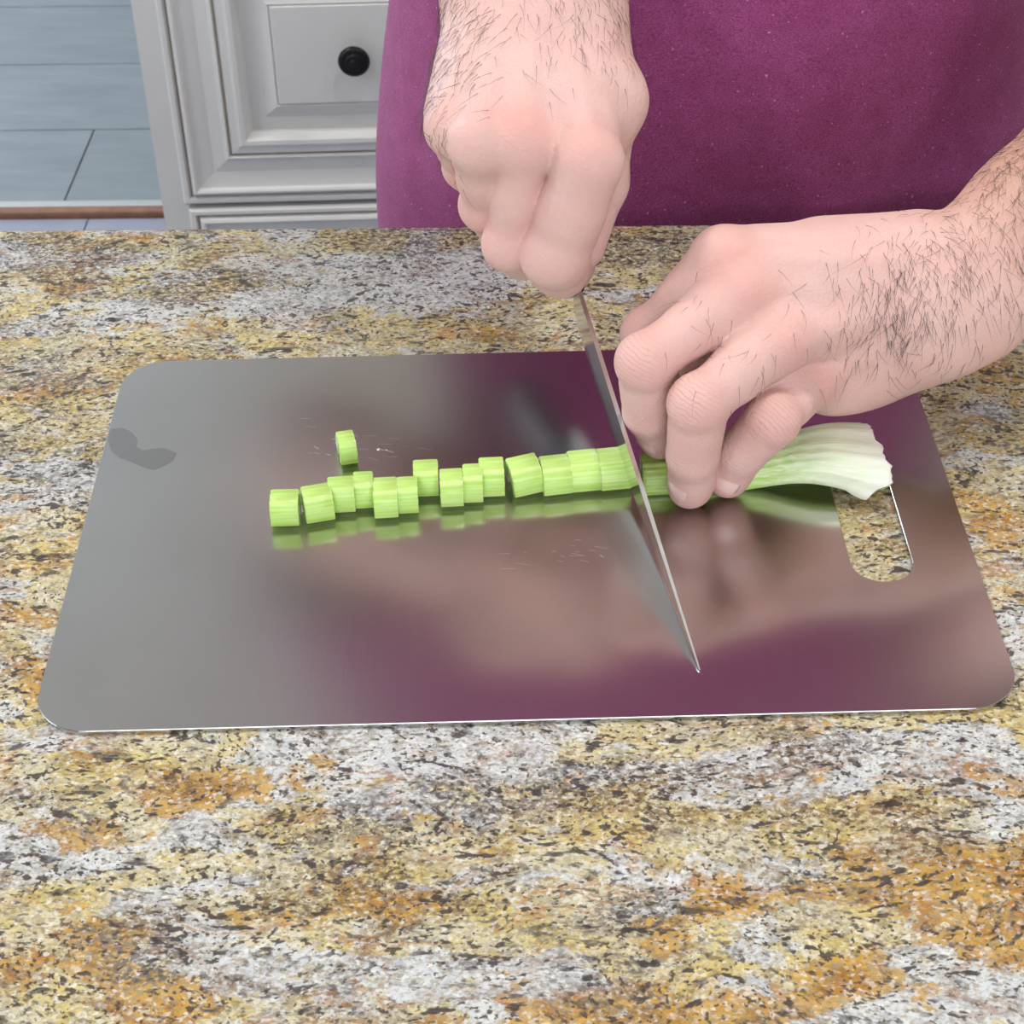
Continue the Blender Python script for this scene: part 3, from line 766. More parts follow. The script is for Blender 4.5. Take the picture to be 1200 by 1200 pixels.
def put(fd, D, prim, k=0.0, sub=False):
    typ = prim[0]
    if typ == 'c':                                     # tapered capsule, optional flattening (n, s)
        a, b, ra, rb = map(lambda v: np.asarray(v, float), prim[1:5]); n, s = (prim[5], prim[6]) if len(prim) > 5 else (None, 1)
        rm = max(ra, rb) * (1 if n is None else 1) + MARG + k
        sl, (X, Y, Z) = fd.win(np.minimum(a, b) - rm, np.maximum(a, b) + rm)
        if 0 in D[sl].shape: return
        ab = b - a; L2 = float(ab @ ab) + 1e-12
        dx, dy, dz = X - a[0], Y - a[1], Z - a[2]
        t = np.clip((dx * ab[0] + dy * ab[1] + dz * ab[2]) / L2, 0, 1)
        qx, qy, qz = dx - t * ab[0], dy - t * ab[1], dz - t * ab[2]
        if n is not None:
            w = (qx * n[0] + qy * n[1] + qz * n[2]) * (s - 1); qx = qx + n[0] * w; qy = qy + n[1] * w; qz = qz + n[2] * w
        d = np.sqrt(qx * qx + qy * qy + qz * qz) - (ra + t * (rb - ra))
        if n is not None: d = d / (0.5 + 0.5 * s)
    else:                                              # oriented ellipsoid: centre, axes (3x3 rows), radii
        c, A, R = np.asarray(prim[1], float), np.asarray(prim[2], float), np.asarray(prim[3], float)
        rm = R.max() + MARG + k
        sl, (X, Y, Z) = fd.win(c - rm, c + rm)
        if 0 in D[sl].shape: return
        dx, dy, dz = X - c[0], Y - c[1], Z - c[2]; s0 = 0; s1 = 0
        for i in range(3):
            u = (dx * A[i][0] + dy * A[i][1] + dz * A[i][2]) / R[i]; s0 = s0 + u * u; s1 = s1 + (u / R[i]) ** 2
        k0 = np.sqrt(s0); k1 = np.sqrt(s1) + 1e-9; d = k0 * (k0 - 1) / k1
    d = d.astype(np.float32)
    if sub: D[sl] = -smin(-D[sl], d, k)
    else: D[sl] = smin(D[sl], d, k)
def surface_nets(fd, D):
    n = np.array(D.shape); ins = D < 0
    cnt = np.zeros(n - 1, np.int8)
    for i in (0, 1):
        for j in (0, 1):
            for k in (0, 1): cnt += ins[i:n[0] - 1 + i, j:n[1] - 1 + j, k:n[2] - 1 + k]
    cells = np.argwhere((cnt > 0) & (cnt < 8))
    idx = np.full(n - 1, -1, np.int32); idx[tuple(cells.T)] = np.arange(len(cells))
    acc = np.zeros((len(cells), 3)); num = np.zeros(len(cells))
    offs = [np.array(o) for o in np.ndindex(2, 2, 2)]
    val = {tuple(o): D[tuple((cells + o).T)] for o in offs}
    for o in offs:
        for axis in range(3):
            if o[axis]: continue
            p = o.copy(); p[axis] = 1; v0, v1 = val[tuple(o)], val[tuple(p)]
            m = (v0 < 0) != (v1 < 0); t = np.where(m, v0 / np.where(m, v0 - v1, 1), 0)
            pos = np.tile(o.astype(float), (len(cells), 1)); pos[:, axis] += t
            acc += pos * m[:, None]; num += m
    V = fd.lo + fd.h * (cells + acc / num[:, None])
    Q = []
    for axis in range(3):
        u, v = (axis + 1) % 3, (axis + 2) % 3
        s0 = [slice(None)] * 3; s1 = [slice(None)] * 3; s0[axis] = slice(0, -1); s1[axis] = slice(1, None)
        a, b = ins[tuple(s0)], ins[tuple(s1)]; e = np.argwhere(a != b)
        e = e[(e[:, u] > 0) & (e[:, v] > 0) & (e[:, u] < n[u] - 1) & (e[:, v] < n[v] - 1)]
        du = np.zeros(3, int); du[u] = 1; dv = np.zeros(3, int); dv[v] = 1
        q = np.stack([idx[tuple((e - du - dv).T)], idx[tuple((e - dv).T)], idx[tuple(e.T)], idx[tuple((e - du).T)]], -1)
        fl_ = ~a[tuple(e.T)]; q[fl_] = q[fl_][:, ::-1]
        Q.append(q)
    Q = np.concatenate(Q); Q = Q[(Q >= 0).all(1)]
    return V, Q
def frame(x, zhint):
    x = unit(x); z = np.asarray(zhint, float); z = unit(z - x * (z @ x)); return np.stack([x, np.cross(z, x), z])

def hand_prims(J, nrm, web=True):
    """J: W wrist, M[1..4] knuckles, fingers {name: [MCP, PIP, DIP, TIP]}, radii; nrm = back of the hand direction.
    returns (palm prims with k, finger list of prim lists, creases)"""
    palm = []; fingers = []; crease = []
    Wc = J['W']; dr = unit(np.mean([J['F'][q][0] for q in range(4)], 0) - Wc)
    lat = unit(J['F'][0][0] - J['F'][3][0]); lat = unit(lat - dr * (lat @ dr))
    carp = [Wc + dr * 0.016 + lat * o for o in (0.016, 0.0065, -0.0045, -0.015)]
    rM = (0.0118, 0.0120, 0.0112, 0.0104)
    for q in range(4):
        m = J['F'][q][0]
        palm.append((('c', carp[q] - nrm * (.003 if q == 0 else .001), m - nrm * .0015, 0.0122 if q == 0 else 0.0150, rM[q]), 0.012))
        palm.append((('c', carp[q] - nrm * .009, m * .8 + carp[q] * .2 - nrm * .009, 0.0140, 0.0105), 0.012))   # flesh of the palm
        palm.append((('e', m + nrm * 0.0022, frame(m - carp[q], nrm), (0.0105, 0.0090, 0.0106)), 0.006))    # knuckle
        palm.append((('c', carp[q] + nrm * 0.0105 + dr * .02, m + nrm * 0.0086, 0.0018, 0.0022), 0.008))       # tendon
    for q in range(3 if web else 0):
        A_, B_ = J['F'][q], J['F'][q + 1]
        palm.append((('c', A_[0] * .68 + A_[1] * .32 - nrm * .005, B_[0] * .66 + B_[1] * .34 - nrm * .005, .0075, .0075), .008))
    for q in range(4):
        mc, pi, di, ti = J['F'][q]; r0, r1, r2, r3 = J['R'][q]
        L = [(('c', mc, mc * .45 + pi * .55, r0, r1 * .98), 0.0), (('c', mc * .5 + pi * .5, pi, r1 * .97, r1), 0.004),
             (('c', pi, di, r1 * .985, r2 * 1.02), 0.004), (('c', pi * .6 + di * .4, pi * .35 + di * .65, r1 * .97, r2 * 1.04), 0.003), (('c', di, ti, r2, r3), 0.004)]
        # dorsal knuckle fold and pulp
        bo = unit(unit(pi - mc) + unit(di - pi)); out_ = unit(unit(pi - mc) - unit(di - pi) + nrm * 1e-3)
        L.append((('e', pi + out_ * r1 * .22, frame(bo, out_), (r1 * .95, r1 * .92, r1 * .86)), 0.004))
        ax = unit(ti - di); pul = unit(-out_ - ax * (-out_ @ ax))
        L.append((('e', di * .30 + ti * .70 + pul * r3 * .18, frame(ax, -pul), (r3 * 1.5, r3 * 1.02, r3 * .98)), 0.004))
        fingers.append(L)
        lt = unit(np.cross(bo, out_))
        for o in (-.0034, -.0012, .0014, .0036):
            c0 = pi + bo * o + out_ * r1 * 1.16
            crease.append(('c', c0 - lt * r1 * .55 - out_ * r1 * .16, c0 + lt * r1 * .5 - out_ * r1 * .13, 0.0004, 0.0004))
        bo2 = unit(unit(di - pi) + unit(ti - di)); o2 = unit(out_ - bo2 * (out_ @ bo2)); lt2 = unit(np.cross(bo2, o2))
        for o in (-.0012, .0014):
            c0 = di + bo2 * o + o2 * r2 * 1.0
            crease.append(('c', c0 - lt2 * r2 * .55 - o2 * r2 * .13, c0 + lt2 * r2 * .5 - o2 * r2 * .13, 0.0004, 0.0004))
    return palm, fingers, crease, carp, dr, lat

def build_hand(fd, palm, fingers, crease, arm, extra_k=0.0075):
    D = fd.new()
    for pr, k in arm: put(fd, D, pr, k)
    for pr, k in palm: put(fd, D, pr, k)
    FF = fd.new()
    for L in fingers:
        G = fd.new()
        for pr, k in L: put(fd, G, pr, k)
        FF = smin(FF, G, 0.0007)
    D = smin(D, FF, extra_k)
    return D

# ---- joints of the left hand (it pins the stalk), from fingertip to wrist
LF = {}
t4 = pH(808, 571, 0.0125); d4 = chain(t4, 812, 533, 0.021, -1); p4 = chain(d4, 819, 473, 0.029, -1); m4 = chain(p4, 914, 396, 0.047, 1)
t3 = pH(774, 514, 0.0235); d3 = chain(t3, 760, 482, 0.021, -1); p3 = chain(d3, 757, 424, 0.031, -1); m3 = chain(p3, 872, 340, 0.053, 1)
t5 = pH(853, 560, 0.0125); d5 = chain(t5, 869, 530, 0.017, -1); p5 = chain(d5, 905, 492, 0.022, -1); m5 = chain(p5, 948, 443, 0.037, 1)
m2 = pD(848, 303, depth(m3) + 0.004); p2 = chain(m2, 761, 392, 0.048, 1); d2 = pD(768, 450, depth(p2) + 0.002); t2 = pD(786, 500, depth(p2) + 0.022)
WL = pD(1122, 338, depth(m3) + 0.020)
EL = pD(1440, 30, depth(m3) + 0.080)
nL = unit(np.cross(m2 - m5, WL - m3)); nL = nL if nL @ (CP - m3) > 0 else -nL
JL = dict(W=WL, F=[[m2, p2, d2, t2], [m3, p3, d3, t3], [m4, p4, d4, t4], [m5, p5, d5, t5]],
          R=[(.0122, .0108, .0094, .0080), (.0126, .0112, .0100, .0088), (.0124, .0114, .0102, .0090), (.0120, .0106, .0094, .0084)])
palmL, fingL, crL, carpL, drL, latL = hand_prims(JL, nL)
# hypothenar edge, thumb, and the thumb's ball

palmL += [(('e', (WL + m5) / 2 - latL * .011 - nL * .012 - drL * .008, frame(m5 - WL, nL), (.040, .019, .019)), .012),
          (('c', carpL[3] - nL * .012 + drL * .002, m5 - nL * .012 - drL * .012, .0165, .0125), .012),
          (('c', carpL[3] - nL * .004, WL - drL * .010 - latL * .010, .018, .020), .014),
          (('c', carpL[0] - nL * .012, carpL[0] - nL * .020 + drL * .035 + latL * .004, .014, .014), .012)]
tcm = carpL[0] - nL * .018 - latL * .006; tmc = pD(905, 345, depth(m2) + .030)
tip_ = pD(838, 415, depth(m2) + .042); ttp = pD(800, 470, depth(m2) + .052)
fingL.append([(('c', tcm, tmc, .0135, .0125), 0), (('c', tmc, tip_, .0115, .0108), .005), (('c', tip_, ttp, .0108, .0088), .005)])
aL = unit(EL - WL)
flatL = unit(nL - aL * (nL @ aL))
armL = [(('c', WL - aL * .012, WL + aL * .05, .0295, .0282, flatL, 1.30), 0), (('c', WL + aL * .05, WL + aL * .17, .0275, .039, flatL, 1.12), .01), (('c', WL + aL * .16, EL, .039, .038, flatL, 1.05), .02)]

# ---- joints of the right hand (knife)
RP2 = pD(651, 295, 0.750); RM2 = chain(RP2, 692, 188, 0.047, -1)
RD2 = pD(657, 316, depth(RP2) + .018); RT2 = pD(672, 312, depth(RP2) + .036)
RM3 = pD(615, 167, depth(RM2) + .005); RP3 = chain(RM3, 598, 284, 0.050, 1); RD3 = pD(612, 300, depth(RP3) + .026); RT3 = pD(640, 268, depth(RP3) + .038)
RM4 = pD(560, 168, depth(RM2) + .004); RP4 = chain(RM4, 570, 240, 0.044, 1); RD4 = pD(588, 268, depth(RP4) + .022); RT4 = pD(615, 240, depth(RP4) + .034)
RM5 = pD(530, 150, depth(RM2) + .017); RP5 = chain(RM5, 548, 195, 0.034, 1); RD5 = pD(568, 220, depth(RP5) + .018); RT5 = pD(592, 200, depth(RP5) + .026)
WR = pD(622, -48, depth(RM2) + .045)
nR = unit(np.cross(RM2 - RM5, WR - RM3)); nR = nR if nR @ (CP - RM3) > 0 else -nR
JR = dict(W=WR, F=[[RM2, RP2, RD2, RT2], [RM3, RP3, RD3, RT3], [RM4, RP4, RD4, RT4], [RM5, RP5, RD5, RT5]],
          R=[(.0136, .0140, .0114, .0088), (.0120, .0110, .0096, .0084), (.0114, .0104, .0092, .0080), (.0106, .0094, .0082, .0072)])
palmR, fingR, crR, carpR, drR, latR = hand_prims(JR, nR, False)
rcm = pD(686, -10, depth(RM2) + .050); rmc = pD(712, 120, depth(RM2) + .030); rip = pD(704, 214, depth(RM2) + .046); rtp = pD(684, 290, depth(RM2) + .056)
palmR += [(('c', rcm, rmc, .0160, .0125), .014), (('c', rmc, RM2 * .6 + carpR[0] * .4 - nR * .004, .0115, .0115), .012), (('c', rmc + nR * .004, carpR[0] + drR * .02, .0105, .0140), .014),
          (('c', carpR[3] - nR * .008, RM5 - nR * .010 - drR * .012, .0155, .0120), .012), (('c', carpR[3] - nR * .003, WR - latR * .010, .018, .020), .014),
          (('c', rmc, RM2 * .35 + RP2 * .65 - nR * .008 + latR * .004, .0110, .0080), .012)]
fingR.append([(('c', rmc, rip, .0125, .0112), 0), (('c', rip, rtp, .0112, .0092), .005)])
ER = np.array([-0.125, 0.985, T + 0.27])
aR = unit(ER - WR); flatR = unit(nR - aR * (nR @ aR))
armR = [(('c', WR - aR * .012, WR + aR * .05, .0315, .0320, flatR, 1.28), 0), (('c', WR + aR * .03, WR + aR * .16, .032, .043, flatR, 1.10), .03), (('c', WR + aR * .15, ER, .043, .040, flatR, 1.05), .03)]

# ---- fine meshes of hands with forearms, cut across the forearm
def tones(V, nodes, base=(0.685, 0.455, 0.420)):
    c = np.tile(np.array(base), (len(V), 1))
    for (p, r, col, amt) in nodes:
        g = np.exp(-((V - p) ** 2).sum(1) / r ** 2) * amt
        c = c * (1 - g[:, None]) + np.array(col) * g[:, None]
    return c
RED = (0.66, 0.27, 0.24); TAN = (0.50, 0.275, 0.19); PALE = (0.70, 0.48, 0.42)
hand_meshes = []
def fine(J, palm, fingers, crease, arm, Wc, a, cutlen, pad=0.03, h=0.0008, tone=(), ek=0.0075, fold_amt=1.0):
    pts = np.array([p for f in J['F'] for p in f] + [pr[1] for L in fingers for pr, _ in L] + [Wc + a * cutlen])
    lo = pts.min(0) - pad; hi = pts.max(0) + pad; lo[2] = max(lo[2], T + BT)
    fd = Field(lo, hi, h); D = build_hand(fd, palm, fingers, crease, arm, ek)
    V, Q = surface_nets(fd, D)
    keep = ((V - Wc) @ a) < cutlen
    kq = keep[Q].all(1); Q = Q[kq]; used = np.unique(Q); rm = np.full(len(V), -1); rm[used] = np.arange(len(used))
    V, Q = V[used], rm[Q]
    C_ = tones(V, tone); fw = np.zeros(len(V)); fu = np.zeros(len(V))
    for q in range(4):
        mc, pi, di, ti = J['F'][q]; r1, r2 = J['R'][q][1:3]; out_ = unit(unit(pi - mc) - unit(di - pi)); bo = unit(unit(pi - mc) + unit(di - pi))
        o2 = out_ - unit(ti - di) * (out_ @ unit(ti - di)); o2 = unit(o2); b2 = unit(unit(di - pi) + unit(ti - di))
        for (c0, ax_, r_, am) in ((pi + out_ * r1, bo, r1 * .95, 1.0), (di + o2 * r2, b2, r2 * .62, .7)):
            w_ = am * fold_amt * np.exp(-(((V - c0) ** 2).sum(1) / r_ ** 2) ** 1.5); m_ = w_ > fw; fw[m_] = w_[m_]; fu[m_] = ((V - c0) @ ax_)[m_] * 1000
    hand_meshes.append((V, Q, C_, np.stack([fu, fw], 1))); return V, Q
toneL = [(m3 + nL * .010, .010, RED, .45), (m4 + nL * .010, .010, RED, .55), (m5 + nL * .008, .011, RED, .8), (m2 + nL * .01, .012, RED, .5)]
toneL += [(JL['F'][q][1] + nL * .004, .011, RED, .35) for q in range(4)] + [(JL['F'][q][3], .011, RED, .45) for q in range(4)]
toneL += [(WL + aL * .03 + latL * .030, .036, TAN, .7), (WL + aL * .09 + latL * .03, .055, TAN, .9), (WL - latL * .03 - aL * .01, .05, PALE, .4)]
toneR = [(q[0] + nR * .010, .010, RED, a_) for q, a_ in zip(JR['F'], (.45, .6, .1, .2))] + [(q[1] + nR * .003, .013, RED, .35) for q in JR['F']] + [(WR + aR * .03 - latR * .03, .05, TAN, .5)]
VL, QL = fine(JL, palmL, fingL, crL, armL, WL, aL, 0.100, tone=toneL)
VR, QR = fine(JR, palmR, fingR, crR, armR, WR, aR, 0.030, tone=toneR, ek=0.0032, fold_amt=0.15)

# ---- torso, arms, neck, head at a coarser grid, same field for the forearms
TX, TY = 0.128, float(ISL[1]) + 0.150           # torso axis
SHL = np.array([TX + .185, TY + .03, T + .57]); SHR = np.array([TX - .185, TY + .03, T + .57])
I3 = np.eye(3)
HC = np.array([TX - .01, TY - .035, T + .782])
HP = math.radians(24); H3 = np.array([[1, 0, 0], [0, math.cos(HP), math.sin(HP)], [0, -math.sin(HP), math.cos(HP)]])   # head bowed to the board
def hr(v): return np.asarray(v, float) @ H3
torso = [(('e', (TX, TY + .01, T - .02), I3, (.170, .112, .20)), 0), (('e', (TX, TY + .01, T + .20), I3, (.165, .112, .24)), .06), (('e', (TX, TY + .02, T + .38), I3, (.185, .105, .15)), .06), (('e', (TX, TY + .02, T + .46), I3, (.18, .100, .12)), .06),
         (('c', SHR, SHL, .055, .055), .05), (('c', (TX, TY + .020, T + .58), HC + [0, .028, -.04], .058, .054), .04)]
head = [(('e', HC + hr([0, .02, .035]), H3, (.076, .094, .090)), .03), (('e', HC + hr([0, -.022, -.045]), H3, (.061, .064, .068)), .03), (('e', HC + hr([0, -.040, -.085]), H3, (.036, .034, .026)), .03),
        (('c', HC + hr([0, -.076, .012]), HC + hr([0, -.098, -.028]), .008, .0125), .012), (('e', HC + hr([.013, -.090, -.030]), H3, (.008, .009, .007)), .006), (('e', HC + hr([-.013, -.090, -.030]), H3, (.008, .009, .007)), .006),
        (('c', HC + hr([-.034, -.068, .022]), HC + hr([.034, -.068, .022]), .010, .010), .016),
        (('e', HC + hr([0, -.080, -.057]), H3, (.024, .010, .006)), .006), (('e', HC + hr([0, -.078, -.068]), H3, (.020, .010, .007)), .006)]
for sx in (-1, 1):
    head += [(('e', HC + hr([sx * .078, .015, -.005]), H3, (.010, .020, .032)), .006), (('e', HC + hr([sx * .040, -.060, -.020]), H3, (.020, .016, .018)), .02)]
fb = Field((TX - .46, .60, T - .26), (TX + .55, TY + .22, T + .98), 0.0055)
Db = fb.new()
for pr, k in torso: put(fb, Db, pr, k)
for pr, k in head: put(fb, Db, pr, k)
for sx in (-1, 1): put(fb, Db, ('e', HC + hr([sx * .032, -.086, .006]), H3, (.016, .014, .010)), .006, True)
for arm, E_, S_ in ((armL, EL, SHL), (armR, ER, SHR)):
    for pr, k in arm: put(fb, Db, pr, max(k, .004))
    put(fb, Db, ('c', E_, S_ + [0, 0, -.01], .042, .052), .03)
Vb, Qb = surface_nets(fb, Db)
dL = ((Vb - WL) @ aL); dR = ((Vb - WR) @ aR)
nearL = np.linalg.norm(Vb - WL - dL[:, None] * aL, axis=1) < .07; nearR = np.linalg.norm(Vb - WR - dR[:, None] * aR, axis=1) < .07
drop = (nearL & (dL < .080) & (dL > -.2)) | (nearR & (dR < .010) & (dR > -.2))
kq = ~drop[Qb].any(1); Qb = Qb[kq]; used = np.unique(Qb); rm = np.full(len(Vb), -1); rm[used] = np.arange(len(used)); Vb, Qb = Vb[used], rm[Qb]
hand_meshes.append((Vb, Qb, tones(Vb, [(HC + hr([0, -.086, -.062]), .016, (.50, .20, .18), .7), (WL + aL * .12, .09, TAN, .7), (EL, .08, TAN, .6), (ER, .10, TAN, .6), (WR + aR * .1, .08, TAN, .55)]), np.zeros((len(Vb), 2))))
FEET = np.array([TX, TY + .02, 0.0])
person = empty('person', FEET, 0, 'person in a maroon t-shirt slicing celery, one hand gripping the knife', 'person')
V = np.concatenate([m[0] for m in hand_meshes]); off = np.cumsum([0] + [len(m[0]) for m in hand_meshes])
Q = np.concatenate([m[1] + off[i] for i, m in enumerate(hand_meshes)]); CC = np.concatenate([m[2] for m in hand_meshes])
body = quads_obj('body', V - FEET, Q, MAT['skin'], person)
FO = np.concatenate([m[3] for m in hand_meshes])
ca_ = body.data.color_attributes.new('fold', 'FLOAT_COLOR', 'POINT'); ca_.data.foreach_set('color', np.c_[FO, np.zeros(len(FO)), np.ones(len(FO))].astype(np.float32).ravel())
ca_ = body.data.color_attributes.new('tone', 'FLOAT_COLOR', 'POINT'); ca_.data.foreach_set('color', np.c_[CC, np.ones(len(CC))].astype(np.float32).ravel())

# ---- fingernails: thin curved plates on the backs of the tips
def nail(J, q, nrm, w=.0058, roll=0.0, along=.72):
    mc, pi, di, ti = J['F'][q]; r = J['R'][q][3]
    ax = unit(ti - di); out_ = unit(unit(pi - mc) - unit(di - pi) + nrm * 1e-3); up = unit(out_ - ax * (out_ @ ax)); lt = np.cross(ax, up)
    up, lt = up * math.cos(roll) + lt * math.sin(roll), lt * math.cos(roll) - up * math.sin(roll)
    c = di + (ti - di) * along; Vn, Fn = [], []; nu, nv = 9, 9
    for lay in (0.0, 0.00045):
        for i in range(nu):
            for j in range(nv):
                u = -1 + 2 * i / (nu - 1); v = -1 + 2 * j / (nv - 1)
                u_ = u * (1 - .14 * max(0, v) ** 2 - .18 * max(0, -v) ** 3); a_ = u_ * w / r
                rr = r * 1.035 + lay - (0.0006 * v * v if v < 0 else 0.0009 * v * v)
                Vn.append(c + ax * (v * .0062) + (up * math.cos(a_) + lt * math.sin(a_)) * rr - FEET)
    for lay in (0, 1):
        for i in range(nu - 1):
            for j in range(nv - 1):
                a0 = lay * nu * nv + i * nv + j; f = (a0, a0 + nv, a0 + nv + 1, a0 + 1); Fn.append(f if lay else f[::-1])
    rim = [i * nv for i in range(nu)] + [(nu - 1) * nv + j for j in range(1, nv)] + [i * nv + nv - 1 for i in range(nu - 2, -1, -1)] + [j for j in range(nv - 2, 0, -1)]
    N = nu * nv
    for a0, b0 in zip(rim, rim[1:] + rim[:1]): Fn.append((a0, b0, b0 + N, a0 + N))
    return mesh_obj('fingernail', Vn, Fn, MAT['nail'], person, True)
for q in (1, 2, 3): nail(JL, q, nL)

# ---- hairs of the forearms and hand backs
def hairs(V, Q, dens, dirf, count, name, seed):
    r_ = np.random.default_rng(seed); ctr = V[Q].mean(1)
    e1_, e2_ = V[Q[:, 2]] - V[Q[:, 0]], V[Q[:, 3]] - V[Q[:, 1]]; nn = np.cross(e1_, e2_); ar = np.linalg.norm(nn, axis=1) + 1e-15; nn = nn / ar[:, None]
    w = ar * dens(ctr, nn); w = np.clip(w, 0, None); w /= w.sum()
    pick = r_.choice(len(Q), count, p=w); VV, FF_ = [], []
    for f in pick:
        p, n_ = ctr[f], nn[f]; d = dirf(p, r_); d = d - n_ * (d @ n_); d = unit(d + r_.normal(0, .28, 3)); d = unit(d - n_ * (d @ n_))
        L = r_.uniform(.005, .014); sd = np.cross(n_, d); bend = r_.normal(0, .25); rad = .00009
        ring = []
        for s_ in (0, .35, .7, 1.0):
            c = p + d * L * s_ + sd * bend * L * s_ * s_ + n_ * (L * (.36 * s_ - .26 * s_ * s_) - .0002 * (s_ == 0)); rr = rad * (1 - .8 * s_)
            b0 = len(VV)
            for k in range(3):
                a_ = 2.094 * k; VV.append(c + (sd * math.cos(a_) + n_ * math.sin(a_)) * rr - FEET)
            ring.append(b0)
        for a0, b0 in zip(ring, ring[1:]):
            for k in range(3): FF_.append((a0 + k, a0 + (k + 1) % 3, b0 + (k + 1) % 3, b0 + k))
    o = quads_obj(name, np.array(VV), np.array(FF_), MAT['hair'], person); o['kind'] = 'stuff'; return o
def bump_(c, p, r): return np.exp(-((c - p) ** 2).sum(1) / r ** 2)
def densL(c, n_):
    f = np.clip(n_ @ nL + .25, 0, 1)
    d = 1.15 * bump_(c, WL + drL * .034 + latL * .001 + nL * .018, .021) + .5 * bump_(c, WL + latL * .012 + nL * .015, .028) + 1.9 * bump_(c, WL + aL * .055 + latL * .032, .036) + 1.8 * bump_(c, WL + aL * .09 + latL * .03, .04)
    d += .10 * bump_(c, p3 * .5 + m3 * .5 + nL * .01, .016) + .10 * bump_(c, p4 * .5 + m4 * .5 + nL * .01, .014)
    return d * f
dvL = unit(-latL * .9 + aL * -.25)
hairs(VL, QL, densL, lambda p, r_: unit(dvL + aL * r_.normal(0, .25) + (latL * .0)), 1800, 'arm_hair', 3)
def densR(c, n_):
    f = np.clip(n_ @ nR + .45, 0, 1)
    d = 1.2 * bump_(c, WR + drR * .035 - latR * .036, .030) + .9 * bump_(c, WR + drR * .075 - latR * .038, .022) + .8 * bump_(c, WR + drR * .03 + latR * .034, .026) + .5 * bump_(c, WR + drR * .03, .03)
    return d * f
hairs(VR, QR, densR, lambda p, r_: unit(drR * .8 + latR * (-.5 if (p - WR) @ latR < 0 else .25)), 620, 'arm_hair', 4)

# ---- t-shirt: torso and sleeves, open at hem, neck and cuffs
fs = Field((TX - .36, TY - .24, T - .16), (TX + .40, TY + .22, T + .66), 0.006)
Ds = fs.new()
for pr, k in [(('e', (TX, TY + .008, T - .08), I3, (.206, .132, .26)), 0), (('e', (TX, TY + .006, T + .16), I3, (.176, .131, .30)), .08), (('e', (TX, TY + .015, T + .42), I3, (.195, .122, .20)), .06), (('c', SHR + [0, 0, .004], SHL + [0, 0, .004], .064, .064), .05)]: put(fs, Ds, pr, k)
ELd, ERd = unit(EL - SHL), unit(ER - SHR)
put(fs, Ds, ('c', SHL, SHL + ELd * .29, .070, .074), .03); put(fs, Ds, ('c', SHR, SHR + ERd * .29, .070, .074), .03)
Vs, Qs = surface_nets(fs, Ds)
# soft folds
th_ = np.arctan2(Vs[:, 1] - TY, Vs[:, 0] - TX); zz = Vs[:, 2] - T
fold = .0022 * np.sin(th_ * 9 + zz * 7) * np.exp(-((zz - .0) / .14) ** 2) + .0016 * np.sin(th_ * 21 + zz * 16 + 1) * np.exp(-((th_ + 2.3) / .5) ** 2) * np.exp(-((zz + .0) / .10) ** 2) + .002 * np.sin(zz * 22 + th_ * 5) * np.exp(-((th_ + 1.5) / .9) ** 2)
rad = np.stack([np.cos(th_), np.sin(th_), 0 * th_], -1); Vs = Vs + rad * fold[:, None]
def cuff(S_, d_):
    q = (Vs - S_) @ d_; return (q > .225) & (np.linalg.norm(Vs - S_ - q[:, None] * d_, axis=1) < .10) & ((np.abs(Vs[:, 0] - TX) > .17) | (Vs[:, 1] < TY - .128)) & (Vs[:, 2] > T + .12)
cutm = (Vs[:, 2] < T - .145) | cuff(SHL, ELd) | cuff(SHR, ERd) | (np.linalg.norm(Vs - [TX, TY + .005, T + .625], axis=1) < .088)
Qs = Qs[~cutm[Qs].any(1)]; used = np.unique(Qs); rm = np.full(len(Vs), -1); rm[used] = np.arange(len(used)); Vs, Qs = Vs[used], rm[Qs]
shirt = quads_obj('shirt', Vs - FEET, Qs, MAT['shirt'], person)
md = shirt.modifiers.new('thickness', 'SOLIDIFY'); md.thickness = 0.0016; md.offset = 1

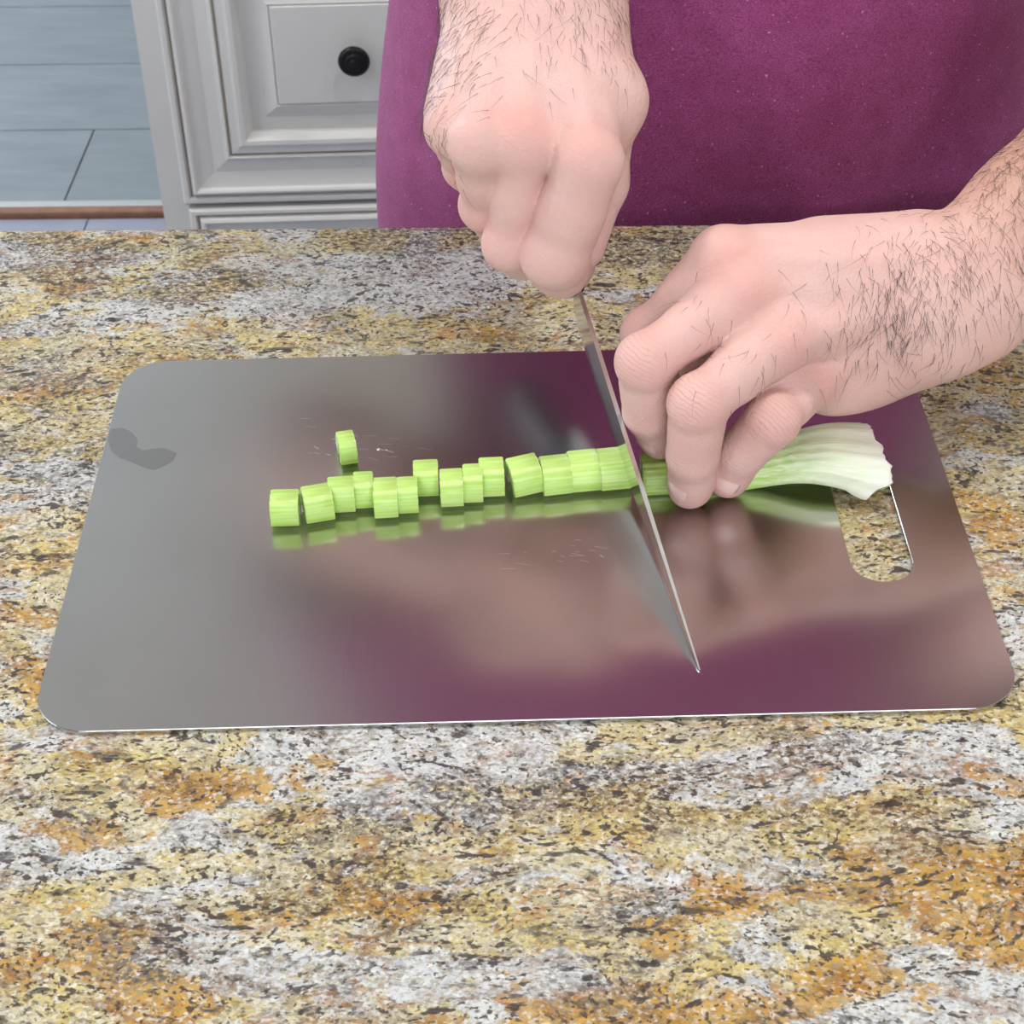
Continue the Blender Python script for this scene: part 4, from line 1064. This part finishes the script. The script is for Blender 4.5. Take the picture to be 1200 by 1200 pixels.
# ---- trousers, shoes, hair and eyes
ft = Field((TX - .24, TY - .17, 0.04), (TX + .24, TY + .20, T + .12), 0.009)
Dt = ft.new()
put(ft, Dt, ('e', (TX, TY + .012, T + .02), I3, (.176, .118, .16)))
for sx in (-1, 1):
    put(ft, Dt, ('c', (TX + sx * .085, TY + .015, T - .10), (TX + sx * .095, TY + .005, .50), .098, .072), .03); put(ft, Dt, ('c', (TX + sx * .095, TY + .005, .50), (TX + sx * .10, TY + .03, .11), .072, .058), .02)
Vt, Qt = surface_nets(ft, Dt); quads_obj('trousers', Vt - FEET, Qt, MAT['jeans'], person)
for sx in (-1, 1):
    fo = Field((TX + sx * .10 - .07, TY - .22, 0.0), (TX + sx * .10 + .07, TY + .13, .15), 0.006); Do = fo.new()
    put(fo, Do, ('c', (TX + sx * .10, TY + .05, .048), (TX + sx * .105, TY - .13, .040), .042, .040)); put(fo, Do, ('c', (TX + sx * .10, TY + .04, .05), (TX + sx * .10, TY + .035, .12), .044, .046), .03)
    Vo, Qo = surface_nets(fo, Do); Vo[:, 2] = np.maximum(Vo[:, 2], 0.014); sh = quads_obj('shoe', Vo - FEET, Qo, MAT['shoe'], person)
    bm = bmesh.new(); pts = []
    for z in (0.0005, 0.016):
        pts.append([bm.verts.new((TX + sx * .102 + .046 * math.cos(a) - FEET[0], TY - .04 + .130 * math.sin(a) - FEET[1], z)) for a in np.linspace(0, 2 * math.pi, 28, endpoint=False)])
    for k in range(28): bm.faces.new((pts[0][k], pts[0][(k + 1) % 28], pts[1][(k + 1) % 28], pts[1][k]))
    bm.faces.new(pts[0][::-1]); bm.faces.new(pts[1]); bm_obj('shoe_sole', bm, MAT['sole'], sh)
fh = Field(HC - [.11, .13, .12], HC + [.11, .15, .16], 0.004); Dh = fh.new()
put(fh, Dh, ('e', HC + hr([0, .024, .040]), H3, (.083, .100, .094))); put(fh, Dh, ('e', HC + hr([0, .055, -.02]), H3, (.074, .066, .075)), .02)
put(fh, Dh, ('e', HC + hr([0, -.075, -.022]), H3, (.072, .085, .088)), .012, True)
Vh, Qh = surface_nets(fh, Dh); Vh += .0014 * np.sin(Vh * 420 + Vh[:, [1, 2, 0]] * 260); quads_obj('hair', Vh - FEET, Qh, MAT['hair'], person)
for sx in (-1, 1):
    bm = bmesh.new(); bmesh.ops.create_uvsphere(bm, u_segments=20, v_segments=14, radius=.0112)
    for v in bm.verts: v.co += Vector(HC + hr([sx * .032, -.0685, .006]) - FEET)
    ey = bm_obj('eye', bm, MAT['eye'], person, True)
    bm = bmesh.new(); bmesh.ops.create_uvsphere(bm, u_segments=16, v_segments=10, radius=.0058)
    for v in bm.verts: v.co = Vector((v.co.x, v.co.y * .4, v.co.z)) + Vector(HC + hr([sx * .032, -.0770, .004]) - FEET)
    bm_obj('iris', bm, MAT['iris'], ey, True)
    bm = bmesh.new(); bmesh.ops.create_uvsphere(bm, u_segments=16, v_segments=8, radius=1)
    for v in bm.verts: v.co = Vector((v.co.x * .020, v.co.y * .005, v.co.z * .0042 + .003 * (1 - v.co.x ** 2))) + Vector(HC + hr([sx * .034, -.0785, .026]) - FEET)
    bm_obj('eyebrow', bm, MAT['hair'], person, True)
